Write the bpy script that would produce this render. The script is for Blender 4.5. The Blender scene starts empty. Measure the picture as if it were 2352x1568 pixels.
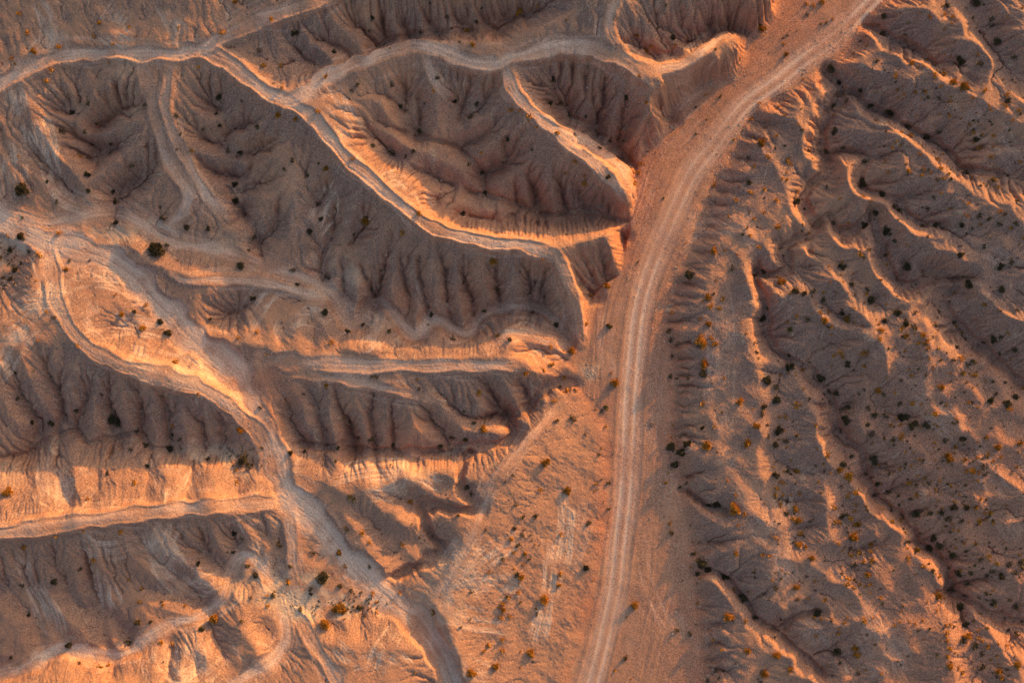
import bpy, math, random
import numpy as np
from mathutils import Vector

# ------------------------------------------------------------------ camera, sky, sun, exposure
S = bpy.context.scene
COL = S.collection
W = 200.0                       # metres of ground across the picture
CAM_H = W * 35.0 / 36.0         # straight down, 35 mm lens
SUN_EL = math.radians(8.9)
SUN_AZ = math.radians(43.0)     # clockwise from the top of the picture

cam = bpy.data.cameras.new("camera"); camo = bpy.data.objects.new("camera", cam); COL.objects.link(camo)
cam.lens = 35.0; cam.sensor_width = 36.0; cam.clip_start = 1.0; cam.clip_end = 5000.0
camo.location = (0, 0, CAM_H); camo.rotation_euler = (0, 0, 0)
S.camera = camo

world = bpy.data.worlds.new("World"); S.world = world; world.use_nodes = True
nt = world.node_tree; bg = nt.nodes["Background"]
sky = nt.nodes.new("ShaderNodeTexSky"); sky.sky_type = 'NISHITA'; sky.sun_disc = False
sky.sun_elevation = SUN_EL; sky.sun_rotation = SUN_AZ
sky.air_density = 1.0; sky.dust_density = 4.0; sky.ozone_density = 1.0
nt.links.new(sky.outputs[0], bg.inputs[0]); bg.inputs[1].default_value = 0.15

sl = bpy.data.lights.new("sun", 'SUN'); slo = bpy.data.objects.new("sun", sl); COL.objects.link(slo)
sl.energy = 3.35; sl.angle = math.radians(0.9); sl.color = (1.0, 0.455, 0.075)
sd = Vector((math.sin(SUN_AZ) * math.cos(SUN_EL), math.cos(SUN_AZ) * math.cos(SUN_EL), math.sin(SUN_EL)))
slo.rotation_euler = (-sd).to_track_quat('-Z', 'Y').to_euler(); slo.location = sd * 400

S.view_settings.view_transform = 'Standard'; S.view_settings.look = 'None'
S.view_settings.exposure = 0.9; S.view_settings.gamma = 1.0; S.render.filter_size = .85

rng = np.random.default_rng(7); random.seed(7)

# ------------------------------------------------------------------ survey of the ground
# points are map units: 2352 across (1 unit = 0.085 m), y down, origin top left; the last number is the height in metres
U = W / 2352.0
def P(s):                       # "x y z  x y z ..." -> array
    return np.array([float(t) for t in s.split()]).reshape(-1, 3)
def P2(s):
    return np.array([float(t) for t in s.split()]).reshape(-1, 2)

WASH_L = P2("1790 -220 1785 0 1775 45 1745 82 1722 100 1708 150 1690 182 1650 192 1610 203 1572 242 1547 272 1536 305 1505 335 1475 362 1466 400 1457 470 1448 520 1438 570 1425 630 1400 645 1372 672 1352 720 1345 790 1320 830 1335 890 1390 950 1402 1050 1397 1150 1386 1250 1370 1350 1345 1450 1308 1568 1265 1800")
WASH_R = P2("2230 -220 2100 -70 2009 22 1970 68 1948 104 1905 147 1870 170 1822 205 1770 228 1725 266 1696 317 1678 363 1639 425 1615 497 1595 545 1580 600 1550 645 1525 690 1523 730 1536 776 1543 830 1545 974 1540 1015 1555 1094 1560 1141 1579 1220 1590 1292 1594 1340 1597 1400 1608 1454 1610 1568 1615 1800")

LINES = """
R 0 190 10.4 60 155 10.8 130 128 11 200 120 11.3 300 122 11.6 400 124 11.9 460 115 12 520 140 12 570 180 11.8 620 215 11.6 660 235 11.5 720 270 11.4 760 320 11.2 800 370 11 850 410 10.8 900 455 10.5 950 495 10.2 1000 525 10 1050 540 9.8 1100 552 9.6 1160 560 9.4 1220 568 9.2 1270 585 8.8 1290 610 8 1310 660 5.6 1330 720 2.8 1335 780 0.8
R -200 300 10 -60 230 10.2 0 190 10.4
R 460 105 12 520 80 12.4 600 45 13 680 15 13.6 740 -5 14 800 -60 14.5 900 -220 15
R 660 225 11.5 700 205 11.5 750 180 11.6 800 160 11.8 860 140 12 920 120 12.1 960 115 12.2 1020 122 12 1080 140 11.8 1140 145 11.6 1170 133 11.7 1220 120 11.9 1290 103 12 1350 105 12 1400 125 12 1450 155 11.8 1500 190 11.4 1560 163 10.2 1600 135 9.9 1640 108 9.6 1690 66 8.6
R 1160 145 11.6 1170 180 11.5 1190 220 11.2 1230 265 10.8 1270 300 10.4 1330 350 9.9 1400 410 9 1440 455 8
R 1210 250 11 1290 310 10.2 1360 340 9.6 1420 385 8.6 1448 432 7.4
R 1564 171 9.6 1593 148 9.4 1633 136 9 1660 142 8.4
R 1692 66 8.6 1703 70 7.6 1700 100 7 1680 140 6.6
R 1500 195 11.2 1497 223 10.4 1508 252 8.6 1517 285 5.6
R 1497 230 10 1480 270 9 1450 320 7
R 1440 400 8 1450 440 7.2 1450 470 6.4
R 1220 568 9.2 1270 560 9 1330 555 8.6 1400 532 7.8 1415 540 7
R 1400 540 7.8 1412 580 6 1416 612 4.4
V 1445 505 0.2 1413 504 0.9 1345 482 1.8 1298 490 2.2 1255 493 2.6 1176 466 3.3 1118 443 3.8 1104 396 4.4 1075 360 5 1036 331 5.6 957 313 6.4 924 259 7.4 885 225 8.4 841 201 9.6
V 1465 382 0.2 1440 365 1 1413 333 2 1374 313 2.8 1352 288 3.4 1309 266 4.4 1280 234 5.6 1269 180 7.6 1262 150 9.4
V 1352 288 3.4 1346 245 5 1348 200 7 1348 150 9.6
V 1420 338 1.7 1428 310 2.6 1431 270 4.2 1438 223 7 1432 180 9.6
V 1036 331 5.6 1043 288 6.6 1046 223 8 1030 180 10
V 1043 295 6.4 1060 275 7 1097 245 8.4 1110 205 10
V 1104 396 4.4 1133 360 5.6 1169 320 7.4 1185 290 9
V 1032 333 5.7 1014 345 6 971 361 6.6 903 356 7.4 874 349 8 831 324 9.4
V 1118 443 3.8 1093 450 4.4 1032 432 5.8 960 414 8
V 1105 452 4 1097 464 4.3 1068 497 5 1020 490 6 990 480 7.4
V -200 470 5.5 0 480 5 90 510 4.9 160 505 4.8 245 480 4.7 324 510 4.5 396 556 4.2 518 574 3.9 612 610 3.5 702 639 3.1 773 682 2.8 800 735 2.6 831 735 2.5 852 702 2.4 888 700 2.3 924 743 2.2 953 768 2.1 982 740 2 1014 740 1.8 1050 762 1.7 1075 765 1.6 1100 735 1.5 1126 715 1.4 1194 704 1.2 1248 715 0.9 1281 747 0.6 1302 783 0.3 1345 805 0.1
V 169 140 10.6 173 201 9 158 245 8 209 288 7 209 335 6.4 201 389 5.7 230 455 5 255 480 4.7
V 504 190 10.6 504 216 9.6 504 288 7.8 511 331 7 540 360 6.4 525 389 6 536 425 5.5 540 464 5 572 504 4.5 590 560 3.9 605 600 3.6
V 723 340 9.4 701 400 7.6 723 457 6.4 735 504 5.6 708 540 4.9 690 575 4.4 690 625 3.3
V 30 240 9.6 40 330 7.8 50 400 6.4 70 455 5.4 90 500 4.9
R 317 144 11.3 345 216 10.2 360 288 9 381 360 7.8 407 403 7 432 443 6.2 430 490 5.4 400 530 4.7
R 392 150 11.5 381 201 10.9 378 245 10.2 396 299 9.2 425 360 8.1 453 414 7 479 457 6 511 493 5.2 545 545 4.4
R 60 170 10.6 90 260 9.4 130 330 8 170 400 6.7 210 465 5.2
R 880 225 10.8 930 330 8.4 1000 340 6.4
R 960 118 12.1 985 200 10 1000 260 8.4 1020 315 6.2
R 620 230 11.4 640 330 9.4 650 430 7.6 650 520 5.6 660 600 3.8
V 480 112 11.8 550 108 10.9 622 141 10.4 740 144 9.9 800 125 9.8 860 100 9.6 924 80 9.7 1032 66 10 1083 65 10.2 1140 54 10.5 1160 35 10.8 1241 12 11.4 1300 -20 12
R 960 110 12.2 1000 90 12 1060 88 12.6 1110 80 12.5 1150 92 12.2
R 1150 100 11.8 1200 78 12.7 1265 40 13.2 1290 60 13
R 1330 -80 17 1350 0 14.6 1380 60 13.4 1410 100 12.6
R 600 -220 17 760 -100 16 880 -70 16.2 1000 -60 16.6 1250 -80 16.6 1450 -100 16
R 520 40 12.3 620 60 12.6 700 70 12.4 780 90 11
R -200 60 12 0 50 12.2 250 30 12.4 480 30 13
R -200 -220 17.5 100 -220 17.5 400 -180 17
V 1755 74 0.2 1720 68 2.2 1700 58 4 1662 61 6.2 1629 75 7.6 1586 92 8.6 1543 122 9.3 1500 124 10 1442 115 11.2
R 1430 5 14.6 1480 40 13 1530 75 10.8 1560 95 9.2
R 1450 70 12.8 1490 95 11.2 1530 115 9.6
R 1520 -10 14.4 1570 25 12.4 1610 55 9.4
R 1580 -40 14 1630 10 11.8 1670 40 8
R 1640 -60 13 1700 -5 10.4 1750 5 9 1768 20 8 1765 38 6
R 1680 -220 15 1740 -120 11 1770 -60 9.4 1773 5 8.6
T 0 506 5.2 61 531 5.1 108 556 5 173 571 4.9 252 596 4.8 309 636 4.6 345 679 4.4 389 722 4.2 432 769 4 497 819 3.7 540 859 3.4 561 902 3.2 594 956 3 626 1034 2.6 644 1094 2.4 669 1148 2.2 744 1213 1.9 795 1277 1.6 852 1335 1.3 906 1385 1.1 960 1429 0.9 1014 1500 0.6 1043 1568 0.3 1100 1720 0
R 108 571 5.1 119 632 5.8 130 686 6.6 151 736 7.2 187 783 7.8 245 823 8.1 324 851 8 414 877 7.4 486 905 6.3 540 945 5 590 992 3.7 612 1034 2.8
R -200 860 6.4 0 845 6.6 60 805 6.9 150 765 7.2
R -200 700 6.6 0 735 6.5 70 690 6.4 120 660 6.1
V -100 680 3.8 0 655 4 30 590 4.2 55 545 4.6
R 45 690 6.2 70 630 5.8 85 575 5.2
R 200 640 5.5 280 700 5.4 350 770 4.9 430 830 5
V 270 760 5 340 735 4.5 400 765 4.2
R 290 560 6.1 360 605 5.8 430 640 5.5 504 643 5.1 612 650 4.5 700 672 3.6
V 430 745 4 480 750 3.9 505 732 3.9 560 692 3.8 620 674 3.7 700 692 3.4 775 695 2.9
R 440 700 5 480 690 4.9 520 660 5
R 450 745 4.6 520 790 4.7 600 797 5.1 700 806 5.5 800 802 5.7 900 806 5.7 1000 815 5.5 1068 815 5.4 1150 800 5.2 1190 790 4.8
R 672 832 5 780 836 5.3 924 840 5.3 1068 838 5.2 1201 840 4.8 1235 855 3.8 1275 872 1.6
R 672 858 4.6 816 877 4.9 960 909 4.6 1010 880 4.6
T 470 820 3.9 580 828 3.9 660 835 4.4
T 600 900 3.6 620 860 3.8
R 1150 790 4.6 1176 760 4 1248 779 2.8 1317 796 0.9
V 1200 800 3.4 1260 810 1.6 1310 825 .4
R 1150 845 4.6 1180 890 3.6 1200 935 2
R 1060 900 4 1120 930 2.6
R 1010 905 4.3 1060 960 3 1120 990 2 1140 1000 1.4
V 630 1000 2.8 690 1022 2.4 762 1030 2 820 1036 1.9 880 1038 1.8 950 1040 1.6 1000 1038 1.4 1035 1042 1.3 1060 1030 1.2 1085 1028 1.1 1125 1024 1 1168 1012 .85 1180 988 .8 1165 957 .75 1185 950 .7 1222 925 .55 1245 900 .4 1270 882 .25 1335 878 .05
R 660 1070 3.1 700 1095 3.5 760 1105 3.8 830 1115 4 900 1105 4 980 1085 3.9 1036 1088 3.6
R 830 1150 3.7 900 1190 3.3 965 1225 2.9
R 950 1110 3.4 1000 1125 2.7 1035 1130 2.2
T 1000 1160 2.1 1018 1270 1.8 932 1310 1.5 895 1333 1.3
R 1010 1205 2.4 1040 1215 2.8 1090 1215 3
R 655 1060 2.9 690 1105 3 740 1140 2.9 800 1220 2.8 850 1290 2.6 882 1326 2.4
R 1330 890 .2 1295 930 1 1235 985 2.4 1180 1050 3.1 1130 1110 3.2 1110 1170 3.1 1090 1220 3 1060 1280 2.9 1020 1340 2.7 985 1375 2.4 1010 1405 2.9 1030 1450 3.3 1045 1500 3.4 1060 1550 3.3 1090 1620 3 1150 1800 2
V -200 1060 2 0 1052 1.9 60 1042 1.8 110 1010 1.8 175 987 1.9 200 1018 1.9 260 1005 1.95 320 995 2 345 1025 2 385 1035 2 420 1040 2.1 500 1035 2.1 560 1058 2.1 592 1075 2.2
R -200 1240 8.6 0 1222 8.5 100 1212 8.4 200 1196 8.3 300 1182 8.2 400 1170 8 500 1161 7.2 580 1156 5 650 1152 2.5
T -100 1370 2.3 60 1350 2.3 200 1355 2.3 350 1350 2.3 450 1315 2.4 520 1290 2.3
V -200 1560 .6 0 1552 .8 60 1532 .9 110 1500 1 150 1486 1.1 200 1500 1.1 260 1505 1.2 310 1490 1.3 360 1450 1.4 400 1430 1.4 450 1420 1.5 490 1395 1.6 520 1360 1.7 530 1320 1.8 550 1282 1.9 575 1276 2 602 1302 2 640 1370 1.9 700 1380 1.8 780 1390 1.6 850 1385 1.3
T 690 1320 1.9 760 1350 1.7 830 1372 1.5
R -200 1720 6 0 1650 6.4 130 1600 6.4 250 1595 6.6 400 1600 6.8 520 1620 6.4
R 545 1400 3.2 560 1440 4.4 595 1490 4.6 590 1540 5
T 650 1410 2 655 1470 2.5 620 1520 3 540 1570 3.8 480 1680 5
R 690 1425 2.4 720 1480 3.4 760 1540 4.2 820 1640 5
R 740 1478 4 820 1486 4.5 890 1478 4 925 1440 2.8 928 1405 1.8
R 890 1480 4 940 1490 4 985 1510 3 1000 1560 2.8
R 930 1640 4.6 800 1720 5.4
R 420 1560 5.6 450 1510 4.6
V 330 1560 4.6 300 1520 3.4 310 1495 2.5
"""
LINES += """
B 1990 95 2.3 1960 125 2.6 1930 150 2.4
B 1880 178 2.6 1845 190 2.4 1800 225 2 1765 262 1.9 1740 310 2 1720 365 2.1 1690 440 2.1 1660 510 2.2 1640 560 2.2 1620 620 2.2 1590 690 2.1 1590 730 2 1600 790 2 1610 850 2 1610 980 2 1600 1030 2 1620 1100 2.1 1640 1190 2.2 1650 1240 2.2 1660 1290 2.1
B 1545 690 1.2 1545 760 1.3 1560 830 1.4 1565 980 1.4 1572 1090 1.3
R 1640 1440 1.4 1650 1500 1.7 1650 1568 1.9 1660 1700 2
R 1880 172 2.6 1893 215 3 1872 260 3 1872 300 3.1 1850 335 3.1 1878 385 2.8
R 1850 230 2.9 1780 400 2.7 1735 520 2.5 1680 640 2.4 1670 760 2.4 1665 900 2.4 1680 1020 2.5 1730 1150 2.7 1790 1290 2.7 1900 1420 2.9
R 1811 460 3 1830 490 2.8 1862 528 2.2
R 1755 555 3 1778 585 2.8 1795 605 2.1
R 1703 600 3.7 1722 640 3.7 1742 685 3.5 1728 740 3.6 1722 790 3.6 1738 830 3.4 1765 860 2.5 1798 872 1.9
R 1728 850 3.6 1745 900 3.5 1740 960 3.4 1755 1010 3.4 1760 1080 3.2 1775 1150 3
V 1895 158 0.2 1930 200 .4 1928 230 .5 1905 259 .6 1890 300 .75 1889 338 .85 1903 378 .95 1898 402 1 1869 421 1.05 1848 455 1.1 1850 482 1.15 1876 518 1.2 1862 542 1.25 1829 550 1.3 1802 574 1.35 1812 604 1.4 1806 622 1.4 1779 630 1.35 1740 626 1.3 1736 650 1.3 1757 686 1.25 1756 729 1.2 1759 765 1.15 1779 801 1.1 1815 826 1.05 1851 848 1 1869 873 1 1894 895 .95 1912 920 .9 1916 952 .9 1923 985 .85 1945 1015 .85 1980 1035 .85 1988 1094 .8 2013 1141 .8 2067 1184 .75 2110 1249 .7 2160 1280 .65 2189 1357 .6 2229 1378 .55 2275 1411 .5 2352 1432 .4 2560 1500 .2
V 1928 215 .5 1962 212 .7 1992 243 .9 2042 262 1.2 2081 286 1.5 2131 318 1.8 2182 347 2.1 2203 372 2.3 2247 391 2.5 2300 398 2.8 2352 416 3 2560 480 3.4
R 1959 222 2 1991 252 2.8 2027 280 3.4 2070 309 3.9 2103 328 4.1 2157 388 4.3 2232 431 4.5 2300 470 4.6 2352 500 4.8 2560 600 5
R 1923 122 2.3 1970 144 3.1 2049 173 3.8 2100 190 4.1 2193 187 4.5
R 2002 54 2.3 2031 104 3.3 2121 119 3.9 2142 165 4.2 2193 187 4.6 2218 205 4.7 2283 232 4.9 2352 272 5.1 2560 330 5.5
V 1985 60 .3 2018 66 1 2060 92 1.8 2100 108 2.4 2153 142 3 2230 155 3.5
R 2030 -20 2.6 2080 10 3.4 2139 5 4.2 2160 34 4.4 2211 22 4.6 2232 68 4.8 2265 119 4.9 2300 173 4.9 2322 202 5 2352 225 5.1 2500 300 5.4
V 2120 -220 2 2195 -20 2.6 2230 40 2.7 2290 130 2.8 2352 190 2.9 2560 330 3.2
R 2270 -220 5 2300 0 5 2352 90 5.4 2560 200 6
V 1903 375 .95 1925 350 1.3 1959 347 1.5 1988 371 1.7 1972 407 1.8 1991 435 1.9 2060 462 2.3 2103 507 2.6 2175 517 2.9 2290 522 3.4
R 1908 348 2.2 1944 389 3 1959 425 3.4 1995 450 3.7 2049 482 3.9 2103 540 4 2153 580 4 2211 609 4.1 2240 650 4.1 2283 690 4.3 2352 740 4.6 2560 860 5
V 2140 560 3.2 2205 590 3 2245 640 2.9 2300 690 3.1 2352 715 3.4
V 1876 518 1.2 1905 498 1.4 1923 524 1.6 1955 530 1.8 1990 505 2.1 2003 480 2.6
V 2020 480 2.4 2021 506 2 2026 578 1.8 2062 646 1.6 2103 654 1.5 2139 632 1.5 2190 626 1.45 2214 645 1.4 2205 668 1.4 2165 672 1.35 2152 690 1.3 2175 712 1.3 2211 747 1.2 2247 787 1.15 2319 848 1 2352 884 .95 2560 1050 .8
R 1895 540 2.4 1908 530 3 1941 551 3.3 1980 576 3.5 2004 566 3.5 2014 614 3.4 2036 641 3.4 2064 662 3.4 2105 672 3.4 2113 706 3.6 2139 752 3.7 2172 788 3.7 2187 832 3.6 2207 850 3.4
R 2254 801 3.2 2272 859 3.4 2300 895 3.5 2315 934 3.5 2360 965 3.4
R 1840 567 2.9 1869 612 3.3 1905 634 3.5 1930 673 3.6 1959 702 3.6 2016 731 3.6 2060 765 3.7 2100 810 3.7 2160 880 3.6
V 1820 580 1.5 1880 584 2 1934 612 2.3 1959 650 2.5 2002 693 2.8 2060 715 3 2085 745 3.2
R 1745 655 2.2 1780 675 2.8 1815 690 3 1887 720 3.3 1959 790 3.5 2060 860 3.6 2170 950 3.4 2300 1100 3.4
V 1745 640 1.6 1815 668 2.4 1887 692 2.8 1940 722 3.2
V 1765 780 1.6 1820 770 2.4 1900 780 3
V 1860 850 1.4 1920 840 2.3 1980 845 3
V 1925 945 1.1 2000 945 1.7 2085 958 2.2 2150 1000 2.5 2250 1045 2.7
R 1990 990 2.6 2060 1005 2.9 2150 1060 3 2250 1120 3 2400 1200 3.2
R 1820 890 2.2 1847 872 2.5 1876 912 2.8 1900 952 2.9 1898 992 2.9 1905 1040 2.9 1912 1100 2.9 1920 1166 2.9 1930 1213 2.9 1945 1260 2.8
V 1800 876 1.5 1786 902 1.9 1780 1000 2.2 1786 1040 2.2 1779 1094 2.3 1800 1170 2.4 1834 1213 2.45 1838 1255 2.5
R 1977 1128 2.7 2006 1166 3 2045 1197 3.1 2078 1212 3.1 2099 1254 3.1 2134 1290 3.1 2155 1322 3.1 2182 1358 2.7
V 1980 1105 1.4 1940 1115 1.9 1947 1220 2.2 1962 1277 2.4 1959 1335 2.6
R 2160 1382 2.4 2175 1430 2.9 2189 1472 2.9 2207 1568 2.9 2240 1720 3
V 2195 1370 .8 2215 1420 1.6 2230 1490 2 2245 1568 2.2
R 2225 1371 1.8 2283 1429 2.3 2315 1486 2.4 2352 1526 2.4 2450 1620 2.6
V 2100 1235 .9 2180 1240 1.6 2260 1240 2 2352 1270 2.2
R 2130 1190 2.4 2230 1180 2.7 2352 1190 3 2560 1150 3.6
R 2290 1340 2.2 2400 1370 2.2
V 1590 1318 .2 1633 1312 .45 1662 1326 .6 1690 1355 .75 1723 1395 .9 1737 1420 1 1777 1445 1.1 1831 1416 1.4 1881 1405 1.8
V 1777 1445 1.1 1851 1513 1.25 1890 1552 1.35 1960 1640 1.5
R 1604 1322 1 1647 1328 2.2 1683 1366 2.6 1714 1405 2.7 1750 1449 2.7 1808 1502 2.7 1862 1540 2.7 1930 1600 2.7
V 1561 1127 .2 1586 1131 .6 1622 1160 .9 1669 1174 1.5
R 1585 1140 1.2 1610 1160 1.8 1640 1185 2.2 1690 1200 2.4
R 1800 1420 2 1760 1400 2.2 1720 1350 2.4
R 2000 1420 2.9 2050 1568 2.8 2080 1720 2.8
"""
LINES += """
B 1375 960 .3 1382 1050 .3 1376 1150 .3 1366 1250 .3 1350 1350 .3 1322 1450 .3 1285 1568 .3
B 1320 925 .6 1310 1000 .9 1300 1100 .9 1290 1200 .85 1270 1300 .8 1245 1400 .75 1215 1500 .7 1190 1600 .7
B 1240 1080 1.7 1225 1170 1.5 1205 1260 1.4 1185 1340 1.3 1160 1430 1.3 1130 1500 1.3
"""
CHANNELS = """
.7 .7 690 1022 762 1030 820 1036 880 1038 950 1040 1000 1038 1035 1042 1060 1030 1085 1028 1125 1024 1168 1012 1180 988 1165 957 1185 950 1222 925 1245 900 1270 882 1320 878
.5 .9 773 682 800 735 831 735 852 702 888 700 924 743 953 768 982 740 1014 740 1050 762 1075 765 1100 735 1126 715 1194 704 1248 715 1281 747 1302 783
.9 .7 1895 158 1930 200 1928 230 1905 259 1890 300 1889 338 1903 378 1898 402 1869 421 1848 455 1850 482 1876 518 1862 542 1829 550 1802 574 1812 604 1806 622 1779 630 1740 626
.7 .6 1736 650 1757 686 1756 729 1759 765 1779 801 1815 826 1851 848 1869 873 1894 895 1912 920 1916 952 1923 985 1945 1015 1980 1035 1988 1094 2013 1141 2067 1184 2110 1249 2160 1280 2189 1357 2229 1378 2275 1411 2352 1432
.8 .4 1928 215 1962 212 1992 243 2042 262 2081 286 2131 318 2182 347 2203 372 2247 391 2300 398
.8 .6 1876 518 1905 498 1923 524 1955 530 1990 505 2003 480
.7 .7 2020 480 2021 506 2026 578 2062 646 2103 654 2139 632 2190 626 2214 645 2205 668 2165 672 2152 690 2175 712 2211 747 2247 787 2319 848 2352 884
.8 .4 1593 1318 1633 1312 1662 1326 1690 1355 1723 1395 1737 1420 1777 1445 1831 1416 1881 1405
.7 .4 1777 1445 1851 1513 1890 1552
.6 .4 1561 1127 1586 1131 1622 1160 1669 1174
.7 .5 1985 60 2018 66 2060 92 2100 108 2153 142
.6 .5 1903 375 1925 350 1959 347 1988 371 1972 407 1991 435 2060 462 2103 507 2175 517
.6 .3 1440 505 1413 504 1345 482 1298 490 1255 493 1176 466 1118 443 1104 396 1075 360 1036 331 957 313
.6 .3 1460 382 1440 365 1413 333 1374 313 1352 288 1309 266
.5 .3 520 430 540 464 572 504 590 560 605 600
.5 .3 0 1052 60 1042 110 1010 175 987 200 1018 260 1005 320 995 345 1025 385 1035
.5 .3 860 100 924 80 1032 66 1083 65 1140 54 1160 35 1241 12
.5 .3 1720 68 1700 58 1662 61 1629 75 1586 92 1543 122 1500 124
"""
WINDING = "1.5 .35 1078 1045 1062 1065 1056 1090 1062 1115 1082 1145 1095 1168 1045 1172 1000 1160 970 1170 975 1200 985 1222 1010 1250 1018 1270 982 1287 932 1310 895 1333"
GULLIES = """
651 909 658 938 676 992 700 1018
705 887 719 923 737 985 748 1022
766 895 784 949 809 992 815 1030
852 902 850 950 856 992 860 1032
815 960 800 985 812 1030
899 934 903 1010 905 1034
960 920 989 963 1021 1003 1035 1035
1000 895 1032 927 1068 956 1115 961 1140 950 1162 952
1097 866 1126 895 1144 934 1160 950
1190 868 1209 902 1214 930
885 567 878 625 863 672 856 700
824 589 834 625 860 686
953 574 968 650 978 693 984 735
1065 582 1065 639 1083 686 1090 735
1144 578 1140 643 1147 686 1150 708
1191 589 1216 639 1219 693 1222 706
1262 605 1250 650 1252 700
915 560 920 620 940 690 930 735
1010 565 1020 630 1030 700 1040 745
780 560 785 620 790 690
86 812 108 873 126 902 137 949 130 1000
22 841 40 909 83 974 70 1035
212 866 187 931 173 985
302 884 317 931 324 992
414 920 440 955 461 985 470 1030
250 850 245 920 262 1000
365 890 380 960 390 1030
500 950 510 1000 505 1032
1183 396 1183 440 1190 468
1227 403 1241 479 1256 490
1273 378 1291 432 1298 487
1310 400 1330 440 1345 480
1226 360 1215 400 1228 440 1232 475
1383 440 1400 480 1412 502
964 0 985 35 1003 66
1025 0 1050 25 1078 62
1093 0 1110 25 1140 52
870 0 872 40 881 80
910 10 925 45 935 78
780 0 810 40 850 78 862 96
680 45 730 75 790 110 800 124
650 70 690 120 720 142
1147 0 1165 29
1180 -10 1205 18
1446 61 1480 95 1512 122
1518 65 1535 95 1545 120
1492 32 1545 55 1584 88
1550 11 1575 45 1600 65 1629 74
1611 11 1640 40 1664 60
1680 0 1690 30 1705 56
119 1238 122 1303 144 1328 162 1382 219 1418 240 1480 250 1502
0 1328 47 1393 79 1436 90 1472 110 1500
396 1198 425 1249 468 1277 525 1330
443 1191 475 1263 530 1310
518 1206 535 1240 547 1280
281 1292 342 1353 421 1375 480 1398
180 1230 200 1300 215 1370 270 1440 300 1488
300 1210 340 1270 400 1320 470 1380
60 1240 50 1310 90 1400 150 1480
600 1190 605 1240 590 1285
640 1180 640 1240 625 1320
216 1060 219 1123 212 1150
120 1050 130 1110 150 1170
330 1040 335 1090 325 1140
430 1045 435 1100 420 1150
536 1060 538 1105 540 1148
259 245 212 284
324 227 259 245 214 282
280 310 252 335 212 345
97 241 155 256
101 277 160 305 205 330
119 327 160 340 200 362
360 367 302 425 266 453 254 476
330 380 290 410 250 440
60 330 100 380 160 440
450 216 497 245
428 281 468 317 508 331
439 353 482 389 524 399
626 313 576 342 541 358
600 260 551 284 509 302
640 400 590 420 540 440
600 330 560 400 530 405
660 480 620 530 590 560
560 460 556 490
800 420 770 470 760 540 735 590 740 650
850 470 830 520 800 560
760 400 745 440 727 470
850 260 890 285 930 300
830 270 850 300 880 330 905 354
920 160 930 200 926 255
950 180 965 240 958 300
1080 160 1075 200 1055 270
1140 180 1120 215 1100 243
1150 260 1120 300 1060 335
1200 300 1160 360 1118 394
1215 330 1198 345 1158 378 1112 398
940 380 990 400 1040 425
1060 420 1080 440 1110 445
1010 440 1000 462
1140 465 1130 500 1080 495
1200 480 1170 500 1150 510
1300 200 1305 235 1309 262
1390 170 1390 220 1375 270 1372 310
1480 200 1460 250 1440 300 1428 330
1500 240 1480 300 1445 350
1320 330 1380 360 1430 365
1507 195 1520 225 1532 262 1545 280
1285 600 1320 620 1345 655 1375 685
1330 570 1345 600 1365 640
1380 560 1390 600 1395 630
1425 520 1436 545
850 1190 880 1230 925 1250 985 1240
800 1150 840 1185 870 1225
740 1040 745 1070
860 1040 862 1075 870 1090
950 1042 955 1075
870 1150 900 1140 950 1160
920 1120 935 1140 955 1158
860 1290 900 1270 930 1305
760 1420 765 1450
830 1405 828 1450
580 1430 610 1450
600 1300 560 1340
180 1540 210 1515
240 1580 250 1530
450 1570 440 1520
360 1590 380 1540 390 1480
520 1540 500 1490 480 1440
560 710 520 720
640 700 650 740 640 790
700 700 720 750 715 800
590 730 600 770 600 795
800 745 790 775 760 800
900 760 905 790 900 806
1010 750 1020 790
1120 725 1130 760 1140 790
1200 715 1220 745 1240 765
"""
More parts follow.
